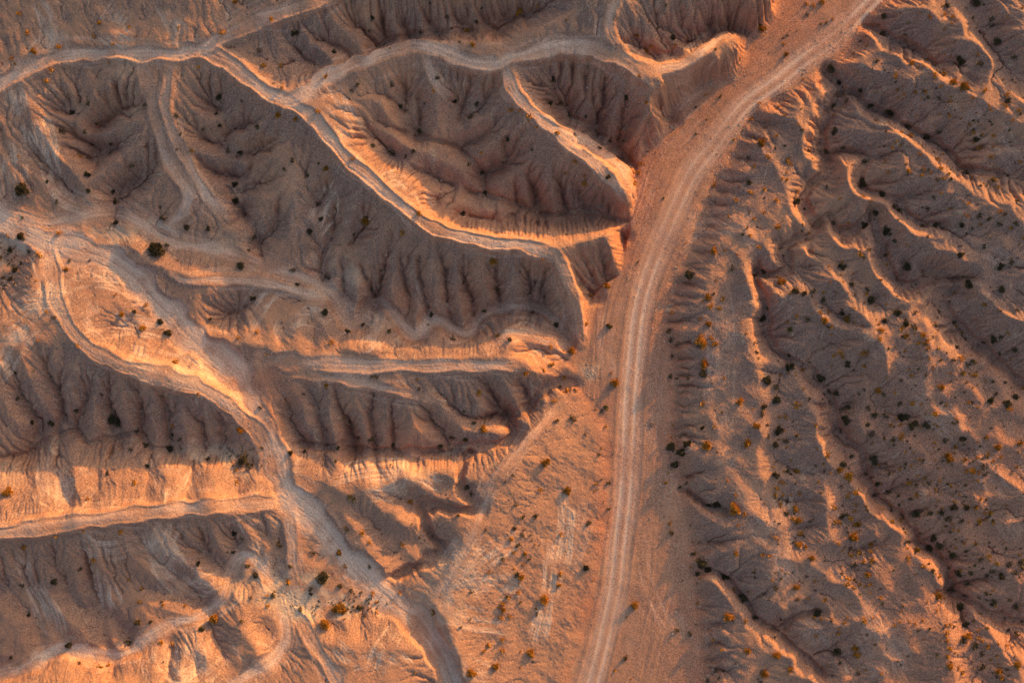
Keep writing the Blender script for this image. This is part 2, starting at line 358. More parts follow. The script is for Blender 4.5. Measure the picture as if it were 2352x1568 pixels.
BLUFF = """
1905 175 1870 200
1833 230 1770 235
1808 290 1735 270
1795 300 1728 285
1780 328 1705 308
1765 350 1690 335
1760 372 1680 360
1735 420 1648 410
1720 450 1632 432
1690 470 1618 470
1690 490 1610 500
1670 520 1602 520
1660 545 1595 545
1650 575 1588 580
1640 600 1573 612
1625 650 1540 650
1615 682 1550 676 1528 682
1600 706 1560 700 1525 710
1610 735 1530 740
1620 790 1590 785 1540 795
1605 826 1570 822 1545 828
1610 864 1570 862 1545 866
1605 885 1575 885 1545 892
1600 905 1570 902 1548 912
1600 925 1565 925 1545 932
1600 945 1570 950 1548 955
1605 975 1575 980 1545 992
1605 1005 1575 1000 1543 1012
1650 1075 1610 1085 1560 1098
1670 1172 1622 1160 1586 1131
1680 1215 1640 1240 1590 1250
1690 1240 1650 1250 1595 1275
1670 1270 1640 1300
1720 1310 1690 1330 1662 1326
1740 1330 1710 1360 1692 1358
1780 1345 1740 1380 1725 1396
1670 1430 1630 1440 1610 1448
1680 1470 1640 1480 1612 1490
1690 1500 1650 1515 1612 1520
1700 1535 1650 1545 1612 1555
1640 1360 1600 1370
1650 1390 1600 1400
1890 240 1905 262
1870 285 1890 300
1855 320 1886 330
1850 345 1890 355
1840 400 1870 418
1800 470 1830 520 1830 548
1775 540 1790 560
1740 600 1740 625
1715 690 1755 690
1715 730 1755 735
1720 770 1758 770
1730 810 1779 805
1740 850 1800 860
2060 195 2042 220 2015 258
2120 200 2080 240 2050 262
2180 220 2140 260 2090 290
2230 250 2190 280 2140 318
2290 270 2240 300 2190 345
2300 320 2250 340 2210 370
2110 350 2080 340 2050 300
2180 430 2130 440 2060 460
2230 460 2180 480 2110 505
2020 330 1985 340
2060 360 2010 365 1988 372
2090 400 2040 410 1990 433
2020 150 2035 130 2050 100
2080 150 2100 120
2170 180 2165 150
2250 200 2235 170
1975 190 1960 175 1930 190
2020 200 1990 200 1965 212
1990 420 1950 470 1910 495
2060 510 2050 560 2030 590
2100 570 2085 600 2070 640
2170 610 2160 630
2120 600 2125 630
1960 580 1940 560 1930 525
1980 620 1960 640
2030 670 2010 690
2090 700 2060 715
2160 770 2200 760
2180 820 2240 800
2230 860 2290 830
1990 750 1950 735 1890 695
1950 800 1900 780
2030 880 1980 850
1970 900 1950 940
2050 910 2020 945
2120 960 2090 958
2140 900 2200 870 2260 800
2180 1010 2230 1045
1880 930 1912 925
1890 1000 1925 990
1900 1080 1850 1090 1790 1060
1890 1150 1840 1150 1800 1150
1910 1200 1870 1210 1836 1215
2030 1060 2000 1080 1988 1095
2100 1110 2050 1130 2016 1141
2150 1150 2110 1180 2070 1184
2220 1200 2160 1225 2112 1248
2250 1290 2200 1290 2165 1282
2300 1320 2240 1340 2192 1356
2130 1310 2145 1350 2189 1360
2060 1220 2030 1260
2000 1180 1975 1210
2040 1250 1990 1260 1960 1270
"""

TRACKS = [
 # name, label, width m, depth, berm, pale, points
 ("dirt_track", "pale rim track curving from the left edge along the high central ridge to the wash", 2.7, .38, .16, .75,
  "-120 260 0 190 60 155 130 128 200 120 300 122 400 124 460 118 520 140 570 180 620 215 660 235 720 270 760 320 800 370 850 410 900 455 950 495 1000 525 1050 540 1100 552 1160 560 1220 568 1272 585"),
 ("dirt_track", "faint lower end of the rim track dropping to the wash", 1.9, .1, .05, .35, "1265 583 1290 610 1310 660 1328 720 1336 785"),
 ("dirt_track", "pale track climbing to the top edge left of the middle", 2.6, .3, .15, .8, "430 122 470 105 520 80 600 45 680 15 740 -5 800 -60"),
 ("dirt_track", "pale curving track across the upper ridge from the fork to the cliff", 2.8, .34, .16, .8,
  "640 232 680 226 720 205 770 172 800 160 860 140 920 122 960 115 1020 124 1080 142 1140 146 1170 133 1220 120 1290 103 1350 105 1400 125 1450 155 1505 192"),
 ("dirt_track", "pale track down the middle spur from the upper junction, left one of its fork", 2.2, .3, .12, .75, "1160 140 1170 180 1190 220 1230 265 1270 300 1330 350 1400 410 1442 458"),
 ("dirt_track", "pale track down the middle spur, right one of its fork towards the cliff edge", 1.9, .3, .12, .7, "1215 262 1250 285 1290 308 1360 340 1420 385 1448 435"),
 ("dirt_track", "wide dusty trunk track running from the left edge to the bottom edge", 5.6, .12, .1, 1.0,
  "-120 480 0 506 61 531 108 556 173 571 252 596 309 636 345 679 389 722 432 769 497 819 540 859 561 902 594 956 626 1034 644 1094 669 1148 744 1213 795 1277 852 1335 906 1385 960 1429 1014 1500 1043 1568 1100 1720"),
 ("dirt_track", "sunlit curving ridge track left of the trunk track, joining it lower down", 3.2, .25, .15, .6,
  "106 560 119 632 130 686 151 736 187 783 245 823 324 851 414 877 486 905 540 945 590 992 615 1034"),
 ("dirt_track", "straight sunlit track from the left edge along the lower left ridge", 3.0, .3, .18, .6, "-120 1236 0 1222 100 1212 200 1196 300 1182 400 1170 500 1161 600 1156 648 1152"),
 ("dirt_track", "faint double track dropping down the shaded spur on the upper left", 1.9, .3, .08, .7, "395 140 392 158 381 201 378 245 396 299 425 360 453 414 479 457 511 493"),
 ("dirt_track", "scuffed track curving down the shaded slope beside the double track on the upper left", 2.0, .12, .05, .75, "310 135 317 144 345 216 360 288 381 360 407 403 432 443 422 486 381 525"),
 ("dirt_track", "straight sunlit track on the ridge between the trunk track and the wash", 2.6, .25, .15, .6, "600 826 672 831 780 836 924 840 1068 838 1201 840"),
 ("dirt_track", "narrow track slanting along the edge below the straight sunlit ridge track", 1.4, .22, .12, .45, "650 852 700 860 816 877 900 895 960 909 1010 925"),
 ("dirt_track", "pinkish sandy path winding along the valley floor from the upper left", 1.9, .12, .03, .6,
  "-60 476 0 480 90 510 160 503 245 482 324 510 396 556 518 574 612 610 702 639 773 682 800 735 831 735 852 702 888 700 924 743 953 768 982 740 1014 740 1050 762 1075 765 1100 735 1126 715 1194 704 1248 715 1281 747"),
 ("dirt_track", "pale path on the low rise between the trunk track and the sandy path", 1.7, .08, .04, .7, "395 630 440 645 504 643 612 650 684 668 752 684"),
 ("dirt_track", "grey sandy path winding along the lower left valley", 2.5, .1, .03, 1.0,
  "-60 1570 0 1552 60 1532 110 1500 150 1486 200 1500 260 1505 310 1490 360 1450 400 1430 450 1420 490 1395 520 1360 530 1320 550 1282 575 1276 602 1302 625 1345"),
 ("dirt_track", "track turning down to the bottom edge from the sandy hollow", 2.3, .15, .05, .9, "640 1380 650 1410 655 1470 620 1520 540 1570 480 1660"),
 ("dirt_track", "straight rutted track on the spur by the bottom edge, left of the trunk track", 2.6, .3, .14, .5, "660 1400 690 1425 720 1480 760 1540 820 1640"),
 ("dirt_track", "pale footpath on the sunlit crest left of the main road", 1.1, .05, .02, .5, "1290 930 1235 985 1180 1050 1140 1100 1110 1170 1090 1220 1060 1280 1020 1340 985 1380"),
 ("dirt_track", "broad scuffed track falling steeply from the lower left ridge to the sandy hollow", 2.4, .1, .05, .5, "655 1160 668 1220 672 1290 680 1330"),
 ("dirt_track", "pale scuffed track coming down from the top edge to the upper ridge", 1.6, .06, .03, .6, "1425 -30 1417 0 1400 47 1410 90 1430 118"),
 ("dirt_track", "pale trail along the cliff promontory at the top", 1.5, .05, .03, .75, "1450 150 1510 165 1570 150 1620 115 1660 85"),
 ("dirt_track", "scuffed track dropping from the upper ridge between two gullies", 1.8, .15, .08, .75, "978 118 985 150 1000 185 1020 215"),
 ("dirt_track", "faint track along the short crest between the winding path and the wash", 1.4, .1, .05, .55, "1110 800 1150 785 1176 762 1248 781 1310 796"),
]

# ------------------------------------------------------------------ grids
XH = W / 2 * 1.24
YH = W / 2 * (1667 / 2500) * 1.29
NX, NY = 1552, 1072
def axes(nx, ny):
    return np.linspace(-XH, XH, nx), np.linspace(-YH, YH, ny)
def vworld(p, z):
    p = np.asarray(p, float); k = 1.0 - np.asarray(z, float) / CAM_H
    return (p[:, 0] - 1176) * U * k, (784 - p[:, 1]) * U * k

def cubic_w(t):
    return (-.5 * t**3 + t**2 - .5 * t, 1.5 * t**3 - 2.5 * t**2 + 1, -1.5 * t**3 + 2 * t**2 + .5 * t, .5 * t**3 - .5 * t**2)
def resize(a, ny, nx):
    def one(a, n):
        m = a.shape[0]; f = np.linspace(0, m - 1, n); i = np.minimum(f.astype(int), m - 2); t = (f - i).astype(a.dtype)
        w = cubic_w(t); out = 0
        for k in range(4):
            out = out + w[k][:, None] * a[np.clip(i + k - 1, 0, m - 1)]
        return out
    return one(one(a, ny).T.copy(), nx).T.copy()
def noise(ny, nx, cells):       # smooth noise, about `cells` lumps across the width
    cx = max(4, int(cells)); cy = max(4, int(cells * ny / nx))
    return resize(rng.standard_normal((cy, cx)), ny, nx)
def fbm(ny, nx, cells, octs=4, g=0.5):
    o = 0; a = 1.0
    for k in range(octs):
        o = o + a * noise(ny, nx, cells * 2**k); a *= g
    return o
def sstep(a, b, x):
    t = np.clip((x - a) / (b - a), 0, 1); return t * t * (3 - 2 * t)
def blur(a, r):
    for _ in range(2):
        for ax in (0, 1):
            p = np.pad(a, [(r + 1, r) if k == ax else (0, 0) for k in (0, 1)], mode='edge')
            c = np.cumsum(p, axis=ax)
            a = (np.take(c, range(2 * r + 1, c.shape[ax]), ax) - np.take(c, range(0, c.shape[ax] - 2 * r - 1), ax)) / (2 * r + 1)
    return a
def sample(a, x, y):
    ny, nx = a.shape
    fx = np.clip((x + XH) / (2 * XH) * (nx - 1), 0, nx - 1.001); fy = np.clip((y + YH) / (2 * YH) * (ny - 1), 0, ny - 1.001)
    i = fx.astype(int); j = fy.astype(int); u = fx - i; v = fy - j
    return a[j, i] * (1 - u) * (1 - v) + a[j, i + 1] * u * (1 - v) + a[j + 1, i] * (1 - u) * v + a[j + 1, i + 1] * u * v
def spline(p, step):            # Catmull-Rom through p, resampled about every `step`
    p = np.asarray(p, float); q = np.vstack([2 * p[0] - p[1], p, 2 * p[-1] - p[-2]]); out = []
    for k in range(1, len(q) - 2):
        n = max(2, int(np.hypot(*(q[k + 1, :2] - q[k, :2])) / step)); t = np.linspace(0, 1, n, endpoint=False)[:, None]
        w = cubic_w(t)
        out.append(w[0] * q[k - 1] + w[1] * q[k] + w[2] * q[k + 1] + w[3] * q[k + 2])
    return np.vstack(out + [p[-1:]])
def curve_field(x, y, half, nx, ny):
    """distance, arc length and signed side to the polyline, inside `half` metres of it"""
    D = np.full((ny, nx), 1e9); Sx = np.zeros((ny, nx)); Sd = np.zeros((ny, nx))
    dx = 2 * XH / (nx - 1); dy = 2 * YH / (ny - 1); s = 0.0
    ax, ay = axes(nx, ny)
    for k in range(len(x) - 1):
        ex, ey = x[k + 1] - x[k], y[k + 1] - y[k]; L = math.hypot(ex, ey)
        if L < 1e-6: continue
        i0 = max(0, int((min(x[k], x[k + 1]) - half + XH) / dx)); i1 = min(nx, int((max(x[k], x[k + 1]) + half + XH) / dx) + 2)
        j0 = max(0, int((min(y[k], y[k + 1]) - half + YH) / dy)); j1 = min(ny, int((max(y[k], y[k + 1]) + half + YH) / dy) + 2)
        if i1 > i0 and j1 > j0:
            X = ax[None, i0:i1] - x[k]; Y = ay[j0:j1, None] - y[k]
            t = np.clip((X * ex + Y * ey) / L**2, 0, 1); d = np.hypot(X - t * ex, Y - t * ey)
            w = D[j0:j1, i0:i1]; m = d < w
            w[m] = d[m]; Sx[j0:j1, i0:i1][m] = (s + t * L)[m]; Sd[j0:j1, i0:i1][m] = np.sign(ex * Y - ey * X)[m]
        s += L
    return D, Sx, Sd
def in_poly(px, py, X, Y):
    c = np.zeros(np.broadcast(X, Y).shape, bool)
    for k in range(len(px)):
        x0, y0, x1, y1 = px[k - 1], py[k - 1], px[k], py[k]
        if y0 == y1: continue
        c ^= ((y0 > Y) != (y1 > Y)) & (X < (x1 - x0) * (Y - y0) / (y1 - y0) + x0)
    return c

def wash_z(Y):
    return 0.003 * Y
wl = spline(WASH_L, 6); wr = spline(WASH_R, 6)
wig = lambda n, a, m: np.convolve(rng.standard_normal(n + 2 * m), np.hanning(m), 'same')[m:m + n] * a
wl[:, 0] += wig(len(wl), 1.6, 7); wr[:, 0] += wig(len(wr), 2.0, 7)
wp = np.vstack([wl, wr[::-1]]); WPX, WPY = vworld(wp, np.zeros(len(wp)))

# ------------------------------------------------------------------ 1. ground between the surveyed ridges and channels
cons = []
for ln in LINES.strip().splitlines():
    if not ln.strip(): continue
    q = spline(P(ln[2:]), 2.5)
    if ln[0] == 'R': q[:, 2] = np.where(q[:, 2] > 6, 6 + (q[:, 2] - 6) * .82, q[:, 2]); a_ = 1.0 + 6 * sstep(1640, 1790, q[:, :1]); q[:, 2] += np.where(q[:, 0] > 1680, wig(len(q), .22, 11), 0); q[:, :2] += np.stack([wig(len(q), .5, 13), wig(len(q), .5, 13)], 1) * a_
    if ln[0] == 'V': q[:, 2] = np.where(q[:, 2] > 6, 6 + (q[:, 2] - 6) * .82, q[:, 2]); q[:, :2] += np.stack([wig(len(q), .9, 9), wig(len(q), .9, 9)], 1)
    q[:, 2] *= 1 + .08 * sstep(1790, 1990, q[:, 0])
    q[:, 2] += .10 * U * np.maximum(0, q[:, 0] - 1740 - .8 * np.maximum(0, 500 - q[:, 1]))
    x, y = vworld(q[:, :2], q[:, 2]); cons.append((x, y, q[:, 2]))
CX = np.concatenate([c[0] for c in cons]); CY = np.concatenate([c[1] for c in cons]); CZ = np.concatenate([c[2] for c in cons])
def washmask(nx, ny):
    ax, ay = axes(nx, ny); return in_poly(WPX, WPY, ax[None, :], ay[:, None])
h = None
for ny, nx, it in ((67, 97, 400), (134, 194, 200), (268, 388, 140), (536, 776, 90)):
    i = np.rint((CX + XH) / (2 * XH) * (nx - 1)).astype(int); j = np.rint((CY + YH) / (2 * YH) * (ny - 1)).astype(int)
    ok = (i >= 0) & (i < nx) & (j >= 0) & (j < ny); f = j[ok] * nx + i[ok]
    cnt = np.bincount(f, minlength=nx * ny); zz = np.bincount(f, CZ[ok], minlength=nx * ny) / np.maximum(cnt, 1)
    fix = (cnt > 0).reshape(ny, nx); zz = zz.reshape(ny, nx)
    wm = washmask(nx, ny); ax, ay = axes(nx, ny)
    zz = np.where(wm, wash_z(ay)[:, None], zz); fix |= wm
    h = np.full((ny, nx), zz[fix].mean()) if h is None else resize(h, ny, nx)
    h[fix] = zz[fix]
    chk = (np.add.outer(np.arange(ny), np.arange(nx)) % 2)
    for k in range(it):
        for c in (0, 1):
            p = np.pad(h, 1, mode='edge'); a = (p[:-2, 1:-1] + p[2:, 1:-1] + p[1:-1, :-2] + p[1:-1, 2:]) / 4
            m = (~fix) & (chk == c); h[m] += 1.7 * (a[m] - h[m])
NYm, NXm = h.shape
WM = washmask(NXm, NYm)

# ------------------------------------------------------------------ 2. gullies cut into the slopes, then running water
def carve(h, txt, depth, half, ny, nx, pw=.62):
    for ln in txt.strip().splitlines():
        q = P2(ln); q = spline(q, 3.0)
        n = len(q); q += np.stack([wig(n, 1.3, 7), wig(n, 1.3, 7)], 1)
        x0, y0 = vworld(q, np.zeros(n)); z = sample(h, x0, y0); x, y = vworld(q, z)
        D, s, sd = curve_field(x, y, half, nx, ny); L = s.max() + 1e-6
        m = D < half
        if not m.any(): continue
        amp = depth * (0.25 + 0.75 * sstep(0, .55, s / L)) * rng.uniform(.7, 1.25)
        h = np.where(m, h - amp * (1 - np.minimum(D / half, 1)**pw), h)
    return h
def box_hold(nx, ny):           # worn ground that sheds little water: plateau tops, the sunlit apron, flats between tracks
    ax, ay = axes(nx, ny); X = ax[None, :] / U + 1176; Y = 784 - ay[:, None] / U; o = np.zeros((ny, nx))
    for cx, cy, rx, ry, a in ((230, 55, 280, 55, .85), (1150, 1330, 130, 290, .92), (1300, 1250, 110, 420, .93), (300, 1112, 360, 56, .97), (300, 1545, 430, 75, .95), (840, 1470, 110, 60, .8), (850, 780, 360, 30, .8), (300, 1330, 330, 130, .35), (640, 870, 90, 50, .8), (230, 720, 110, 100, .7), (1680, 800, 50, 420, .8), (2180, 950, 160, 160, .7), (2060, 1420, 110, 200, .7), (900, 1090, 150, 30, .6), (60, 720, 90, 80, .6)):
        o = np.maximum(o, a * (1 - sstep(.7, 1.3, np.sqrt(((X - cx) / rx)**2 + ((Y - cy) / ry)**2))))
    return o
h = np.where(WM, h, blur(h, 2)); east = sstep(1650, 1850, axes(NXm, NYm)[0] / U + 1176)[None, :]
h += ~WM * east * (.24 * fbm(NYm, NXm, 26, 3, .55) + .24 * noise(NYm, NXm, 70) + .10 * noise(NYm, NXm, 140))
h += ~WM * box_hold(NXm, NYm) * (.16 - .11 * sstep(1000, 1080, axes(NXm, NYm)[0] / U + 1176) * (1 - sstep(1400, 1440, axes(NXm, NYm)[0] / U + 1176)))[None, :] * fbm(NYm, NXm, 34, 3, .55)
def channel(h, txt, ny, nx, wall, k):
    for ln in txt.strip().splitlines():
        t = ln.split(); dp, hw = float(t[0]) * k, float(t[1]); q = spline(P2(" ".join(t[2:])), 3.0); n = len(q); q += np.stack([wig(n, .7, 9), wig(n, .7, 9)], 1)
        x0, y0 = vworld(q, np.zeros(n)); x, y = vworld(q, sample(h, x0, y0)); D, s, sd = curve_field(x, y, hw + wall + .8, nx, ny); m = D < hw + wall + .6
        wv = 1 + .25 * np.sin(s * .5) + .2 * np.sin(s * 1.3 + 1)
        h = np.where(m, h - dp * (1 - sstep(hw, hw + wall, D * wv)), h)
    return h
h = channel(h, CHANNELS, NYm, NXm, 1.3, .7)
def soft(ln):                    # gullies on the rut-worn lower left slopes and the sunlit faces stay shallow
    q = P2(ln); c = q.mean(0); return (c[0] < 1330 and c[1] > 1040) or (540 < c[0] < 1230 and 695 < c[1] < 800 and q[:, 1].min() > 690)
HARD = "\n".join(l for l in GULLIES.strip().splitlines() if not soft(l)); SOFT = "\n".join(l for l in GULLIES.strip().splitlines() if soft(l))
def track_hold(h, ny, nx):
    o = np.zeros((ny, nx))
    for nm, lab, wd, dp, bm, pl, pts in TRACKS:
        q = spline(P2(pts), 8.0); x0, y0 = vworld(q, np.zeros(len(q))); x, y = vworld(q, sample(h, x0, y0)); D, s, sd = curve_field(x, y, wd + 1.5, nx, ny)
        o = np.maximum(o, .88 * (1 - sstep(wd * .45, wd * .45 + 1.0, D)))
    return o
h = carve(h, HARD, 1.6, 3.0, NYm, NXm, .75)
h = carve(h, '\n'.join(l for l in SOFT.splitlines() if P2(l)[:, 1].mean() > 1185 and P2(l)[:, 0].mean() < 690), .6, 2.8, NYm, NXm, .75)
h = carve(h, SOFT, .6, 2.4, NYm, NXm, .75)
BULGE = '''216 1045 219 1100 212 1155
330 1030 335 1090 325 1150
430 1040 435 1100 420 1155
536 1060 538 1105 540 1148
110 1040 125 1100 140 1165
275 1040 278 1090 270 1150
40 1050 50 1110 60 1170
800 1030 805 1060 790 1095
900 1035 905 1060 890 1095
985 1035 990 1060 985 1085
720 1020 725 1060 715 1090
850 1190 880 1230 925 1252 985 1240
905 1150 930 1140 955 1165'''
h = carve(h, BULGE, .7, 3.6, NYm, NXm, 1.7)
h = carve(h, BLUFF, .5, 2.2, NYm, NXm, .75)
h += np.where(WM, 0, 1) * (0.10 * fbm(NYm, NXm, 60, 4, .55) + .02 * rng.standard_normal(h.shape))

def erode(h, its, K, Dh, hold, m=0.45):
    ny, nx = h.shape; c = 2 * XH / (nx - 1); N = ny * nx
    idx = np.arange(N).reshape(ny, nx); r2 = math.sqrt(2)
    nb = [(-1, 0, 1), (1, 0, 1), (0, -1, 1), (0, 1, 1), (-1, -1, r2), (-1, 1, r2), (1, -1, r2), (1, 1, r2)]
    free = 1.0 - hold; K = K * (1.25 + .75 * sstep(1700, 1850, axes(nx, ny)[0] / U + 1176)[None, :])
    for t in range(its):
        p = np.pad(h, 1, mode='edge'); best = np.zeros((ny, nx)); rec = idx.copy(); hr = h.copy(); dl = np.ones((ny, nx))
        for dj, di, L in nb:
            q = p[1 + dj:1 + dj + ny, 1 + di:1 + di + nx]
            sl = (h - q) / L * (1 + .35 * rng.random((ny, nx)))
            b = sl > best
            best[b] = sl[b]; rec[b] = (idx + dj * nx + di).clip(0, N - 1)[b]; hr[b] = q[b]; dl[b] = L
        A = np.ones(N); R = rec.ravel().copy()
        sink = (R == idx.ravel())
        A_t = A.copy()
        Rk = R.copy(); live = ~sink
        for _ in range(10):
            add = np.bincount(Rk[live], A_t[live], minlength=N); A_t = A_t + add
            nsink = sink[Rk]; live = live & ~nsink; Rk = Rk[Rk]
            if not live.any(): break
        A = A_t.reshape(ny, nx) * c * c
        AA = A if t == 0 else AA * .7 + A * .3
        k = K * np.minimum(A, 1500.)**m / (c * dl) * free
        h = (h + k * hr) / (1 + k)
        p = np.pad(h, 1, mode='edge')
        lap = (p[:-2, 1:-1] + p[2:, 1:-1] + p[1:-1, :-2] + p[1:-1, 2:] - 4 * h)
        h = h + Dh * lap * free / (1 + (A / 10.)**2)
        lo = np.minimum(np.minimum(p[:-2, 1:-1], p[2:, 1:-1]), np.minimum(p[1:-1, :-2], p[1:-1, 2:]))
        h = np.where(free > 0, np.maximum(h, lo), h)
    return h, AA
h, _ = erode(h, 40, 0.016, 0.02, np.maximum(np.maximum(WM.astype(float), track_hold(h, NYm, NXm)), box_hold(NXm, NYm)))
h = resize(h, NY, NX)
WMF = washmask(NX, NY)
axx, ayy = axes(NX, NY)
h = np.where(WMF, wash_z(ayy)[:, None], h)
h += np.where(WMF, 0, .012) * rng.standard_normal(h.shape)
h, AF = erode(h, 30, 0.010, 0.02, np.maximum(np.maximum(WMF.astype(float), track_hold(h, NY, NX)), box_hold(NX, NY)))
BH = 1 - .92 * box_hold(NX, NY)
h -= BH * .10 * sstep(3, 12, AF) * ~WMF
h -= BH * .42 * sstep(12, 90, AF) * (1 - sstep(900, 2500, AF)) * ~WMF
h = carve(h, HARD, .75, 2.0, NY, NX, .8)
h = carve(h, BLUFF, .34, 1.3, NY, NX, .8)
h = carve(h, HARD, .42, .42, NY, NX, .9)
h = carve(h, BLUFF, .2, .4, NY, NX, .9)
h = channel(h, CHANNELS, NY, NX, .5, 1.0)
h = channel(h, WINDING, NY, NX, 1.3, .95)
_w = blur(WMF.astype(float), 7); _w = 4 * _w * (1 - _w) * np.maximum(sstep(1480, 1520, axx / U + 1176)[None, :], sstep(640, 700, 784 - ayy / U)[:, None])
h = h * (1 - .85 * _w) + blur(h, 5) * .85 * _w
h += WMF * .028 * fbm(NY, NX, 40, 4, .6)
gyh, gxh = np.gradient(h, axes(NX, NY)[1][1] - axes(NX, NY)[1][0], axes(NX, NY)[0][1] - axes(NX, NY)[0][0])
h += sstep(.8, 1.5, np.hypot(gxh, gyh)) * ~WMF * .13 * fbm(NY, NX, 190, 3, .6)   # broken rock on the cliffs
HBASE = h.copy()

# ------------------------------------------------------------------ 3. roads, tracks, ruts
tint = np.zeros((NY, NX, 4))            # pale road dust, red clay, dark gravel, white sand
own = np.zeros((NY, NX), int)           # which ground object a cell belongs to
WIDE = np.ones((NY, NX)) * 0
NRUT = fbm(NY, NX, 90, 3); NBRK = fbm(NY, NX, 34, 3)
def road(pts, width, depth, berm, pale, name=None, ident=0, wob=.45, flat=.78, shoulder=.9):
    global h
    q = spline(np.asarray(pts, float)[:, :2], 5.0); n = len(q); q += np.stack([wig(n, wob, 11), wig(n, wob, 11)], 1)
    x0, y0 = vworld(q, np.zeros(n)); z = sample(HBASE, x0, y0); x, y = vworld(q, z); z = sample(h, x, y)
    kk = np.hanning(15); kk /= kk.sum(); z = np.convolve(np.pad(z, 7, mode='edge'), kk, 'valid')
    hw = width * .41; half = hw + shoulder + .6
    D, s, sd = curve_field(x, y, half, NX, NY); m = D < half
    seg = np.concatenate([[0], np.cumsum(np.hypot(np.diff(x), np.diff(y)))])
    zc = np.interp(s[m], seg, z); wv = np.interp(s[m], seg, 1 + np.clip(wig(n, .10, 17), -.2, .3)); d = D[m] / wv * (1 + .08 * NRUT[m]); sg = sd[m]
    L = seg[-1]; ends = sstep(0, 4, s[m]) * sstep(0, 4, L - s[m])
    w = flat * (1 - sstep(hw, hw + shoulder, d)) * (.35 + .65 * ends)
    prof = -.45 * depth * (1 - sstep(hw * .8, hw * 1.1, d)) * ends + .32 * berm * np.exp(-((d - hw * 1.15) / .38)**2) * ends
    h[m] = h[m] * (1 - w) + zc * w + prof
    dd = d * sg; rl = np.random.default_rng(abs(ident) * 13 + int(width * 10) + n)
    rut = np.zeros(len(d)); mk = np.zeros(len(d))
    for k in range(int(3 + width * 1.8)):                   # wheel ruts that weave along the road
        o = rl.uniform(-hw * .9, hw * .9); ph = rl.uniform(0, 6); fr = rl.uniform(.03, .09)
        off = o + .35 * np.sin(s[m] * fr + ph) + .2 * np.sin(s[m] * fr * 2.7 + ph * 2)
        g = np.exp(-((dd - off) / .13)**2) * (.4 + .6 * (np.sin(s[m] * rl.uniform(.05, .12) + ph) > -.3))
        if k % 2: rut += g
        else: mk += g
    ins = 1 - sstep(hw * .9, hw * 1.25, d)
    h[m] += (-.028 * np.minimum(rut, 1.2) + .012 * np.minimum(mk, 1.2)) * ins
    ins_t = 1 - sstep(hw * .45, hw * 1.55, d * (1 + .22 * NRUT[m]) + .12 * hw * np.sin(s[m] * .9 + NRUT[m] * 2))
    pp = pale * ins_t * np.clip(.70 + .30 * NBRK[m] + .2 * NRUT[m] + .35 * np.minimum(mk, 1) - .2 * np.minimum(rut, 1), .12, 1.2) * (.3 + .7 * ends)
    tint[..., 0][m] = np.maximum(tint[..., 0][m], np.clip(pp, 0, 1))
    if ident: own[(D < hw * 1.05)] = ident

for k, (nm, lab, wd, dp, bm, pl, pts) in enumerate(TRACKS):
    road(P2(pts), wd, dp * (1 if k in (0, 6) else .6), bm, pl, nm, k + 3)

# the main road: graded strip, two pale wheel lanes, low windrows of gravel
MAIN = P2("2120 -140 2060 -65 1995 7 1923 79 1851 133 1779 191 1718 234 1671 288 1628 345 1593 391 1560 460 1530 535 1503 603 1485 657 1471 715 1462 776 1455 848 1449 920 1446 1010 1444 1060 1438 1148 1424 1256 1413 1346 1388 1454 1366 1544 1340 1640 1310 1760")
q = spline(MAIN, 5.0); mx, my = vworld(q, np.zeros(len(q)))
D, s, sd = curve_field(mx, my, 14, NX, NY); m = (D < 14) & WMF
dd = (D * sd)[m]; ss = s[m]; nz = NRUT[m]
fl = fbm(NY, NX, 25, 3)[m]
bend = .25 * np.sin(ss * .045) + .12 * np.sin(ss * .13)
lanes = sum(a * np.exp(-((dd - o - bend) / w_)**2) for o, w_, a in ((-.92, .40, 1), (.92, .40, 1), (-.3, .16, .2), (1.85, .2, .25), (-1.85, .2, .25)))
strip = 1 - sstep(1.9, 3.0, np.abs(dd) + .25 * fl)
h[m] += -.05 * strip + .05 * np.exp(-((np.abs(dd) - 2.75) / .35)**2) - .045 * np.minimum(lanes, 1)
flow = sum(np.exp(-((dd - o - 1.2 * np.sin(ss * f + p)) / w_)**2) * a for o, w_, a, f, p in
           [(rng.uniform(-11, 11), rng.uniform(.1, .35), rng.uniform(-1, 1), rng.uniform(.03, .12), rng.uniform(0, 6)) for _ in range(46)])
h[m] += .035 * flow * sstep(2.6, 4.5, np.abs(dd))
tint[..., 0][m] = np.clip(.22 * strip + .9 * lanes * np.clip(.75 + .28 * fl, .2, 1.1) + .10 * flow * (1 - strip) + .05 * nz, 0, 1)
roadcells = np.zeros((NY, NX), bool); roadcells[m] = np.abs(dd) < 2.75 + .12 * fl

# loose single-vehicle tracks, criss-crossing
def tyre(pts, n=1, spread=1.0, amp=.045, pale=.3, gauge=.75):
    global h
    for k in range(n):
        q = np.asarray(pts, float) + rng.normal(0, spread, 2) / U * .35
        q = q + rng.normal(0, spread / U * .25, q.shape)
        if len(q) < 2: continue
        q = spline(q, 6.0); x0, y0 = vworld(q, np.zeros(len(q))); z = sample(HBASE, x0, y0); x, y = vworld(q, z)
        D, s, sd = curve_field(x, y, gauge + .5, NX, NY); m = D < gauge + .5
        br = np.clip(.55 + .45 * NRUT[m] + .3 * np.sin(s[m] * rng.uniform(.15, .5) + 3), 0, 1.2); g = br * np.exp(-((D[m] - gauge) / .14)**2); r = br * np.exp(-((D[m] - gauge - .28) / .12)**2)
        L = s[m].max() if m.any() else 1; e = sstep(0, 3, s[m]) * sstep(0, 3, L - s[m])
        h[m] += (-amp * g + amp * .55 * r) * e
        tint[..., 0][m] = np.maximum(tint[..., 0][m], pale * (g * .4 + r) * e)
        if pale > .4: tint[..., 3][m] = np.maximum(tint[..., 3][m], .38 * (r + .4 * g) * e)
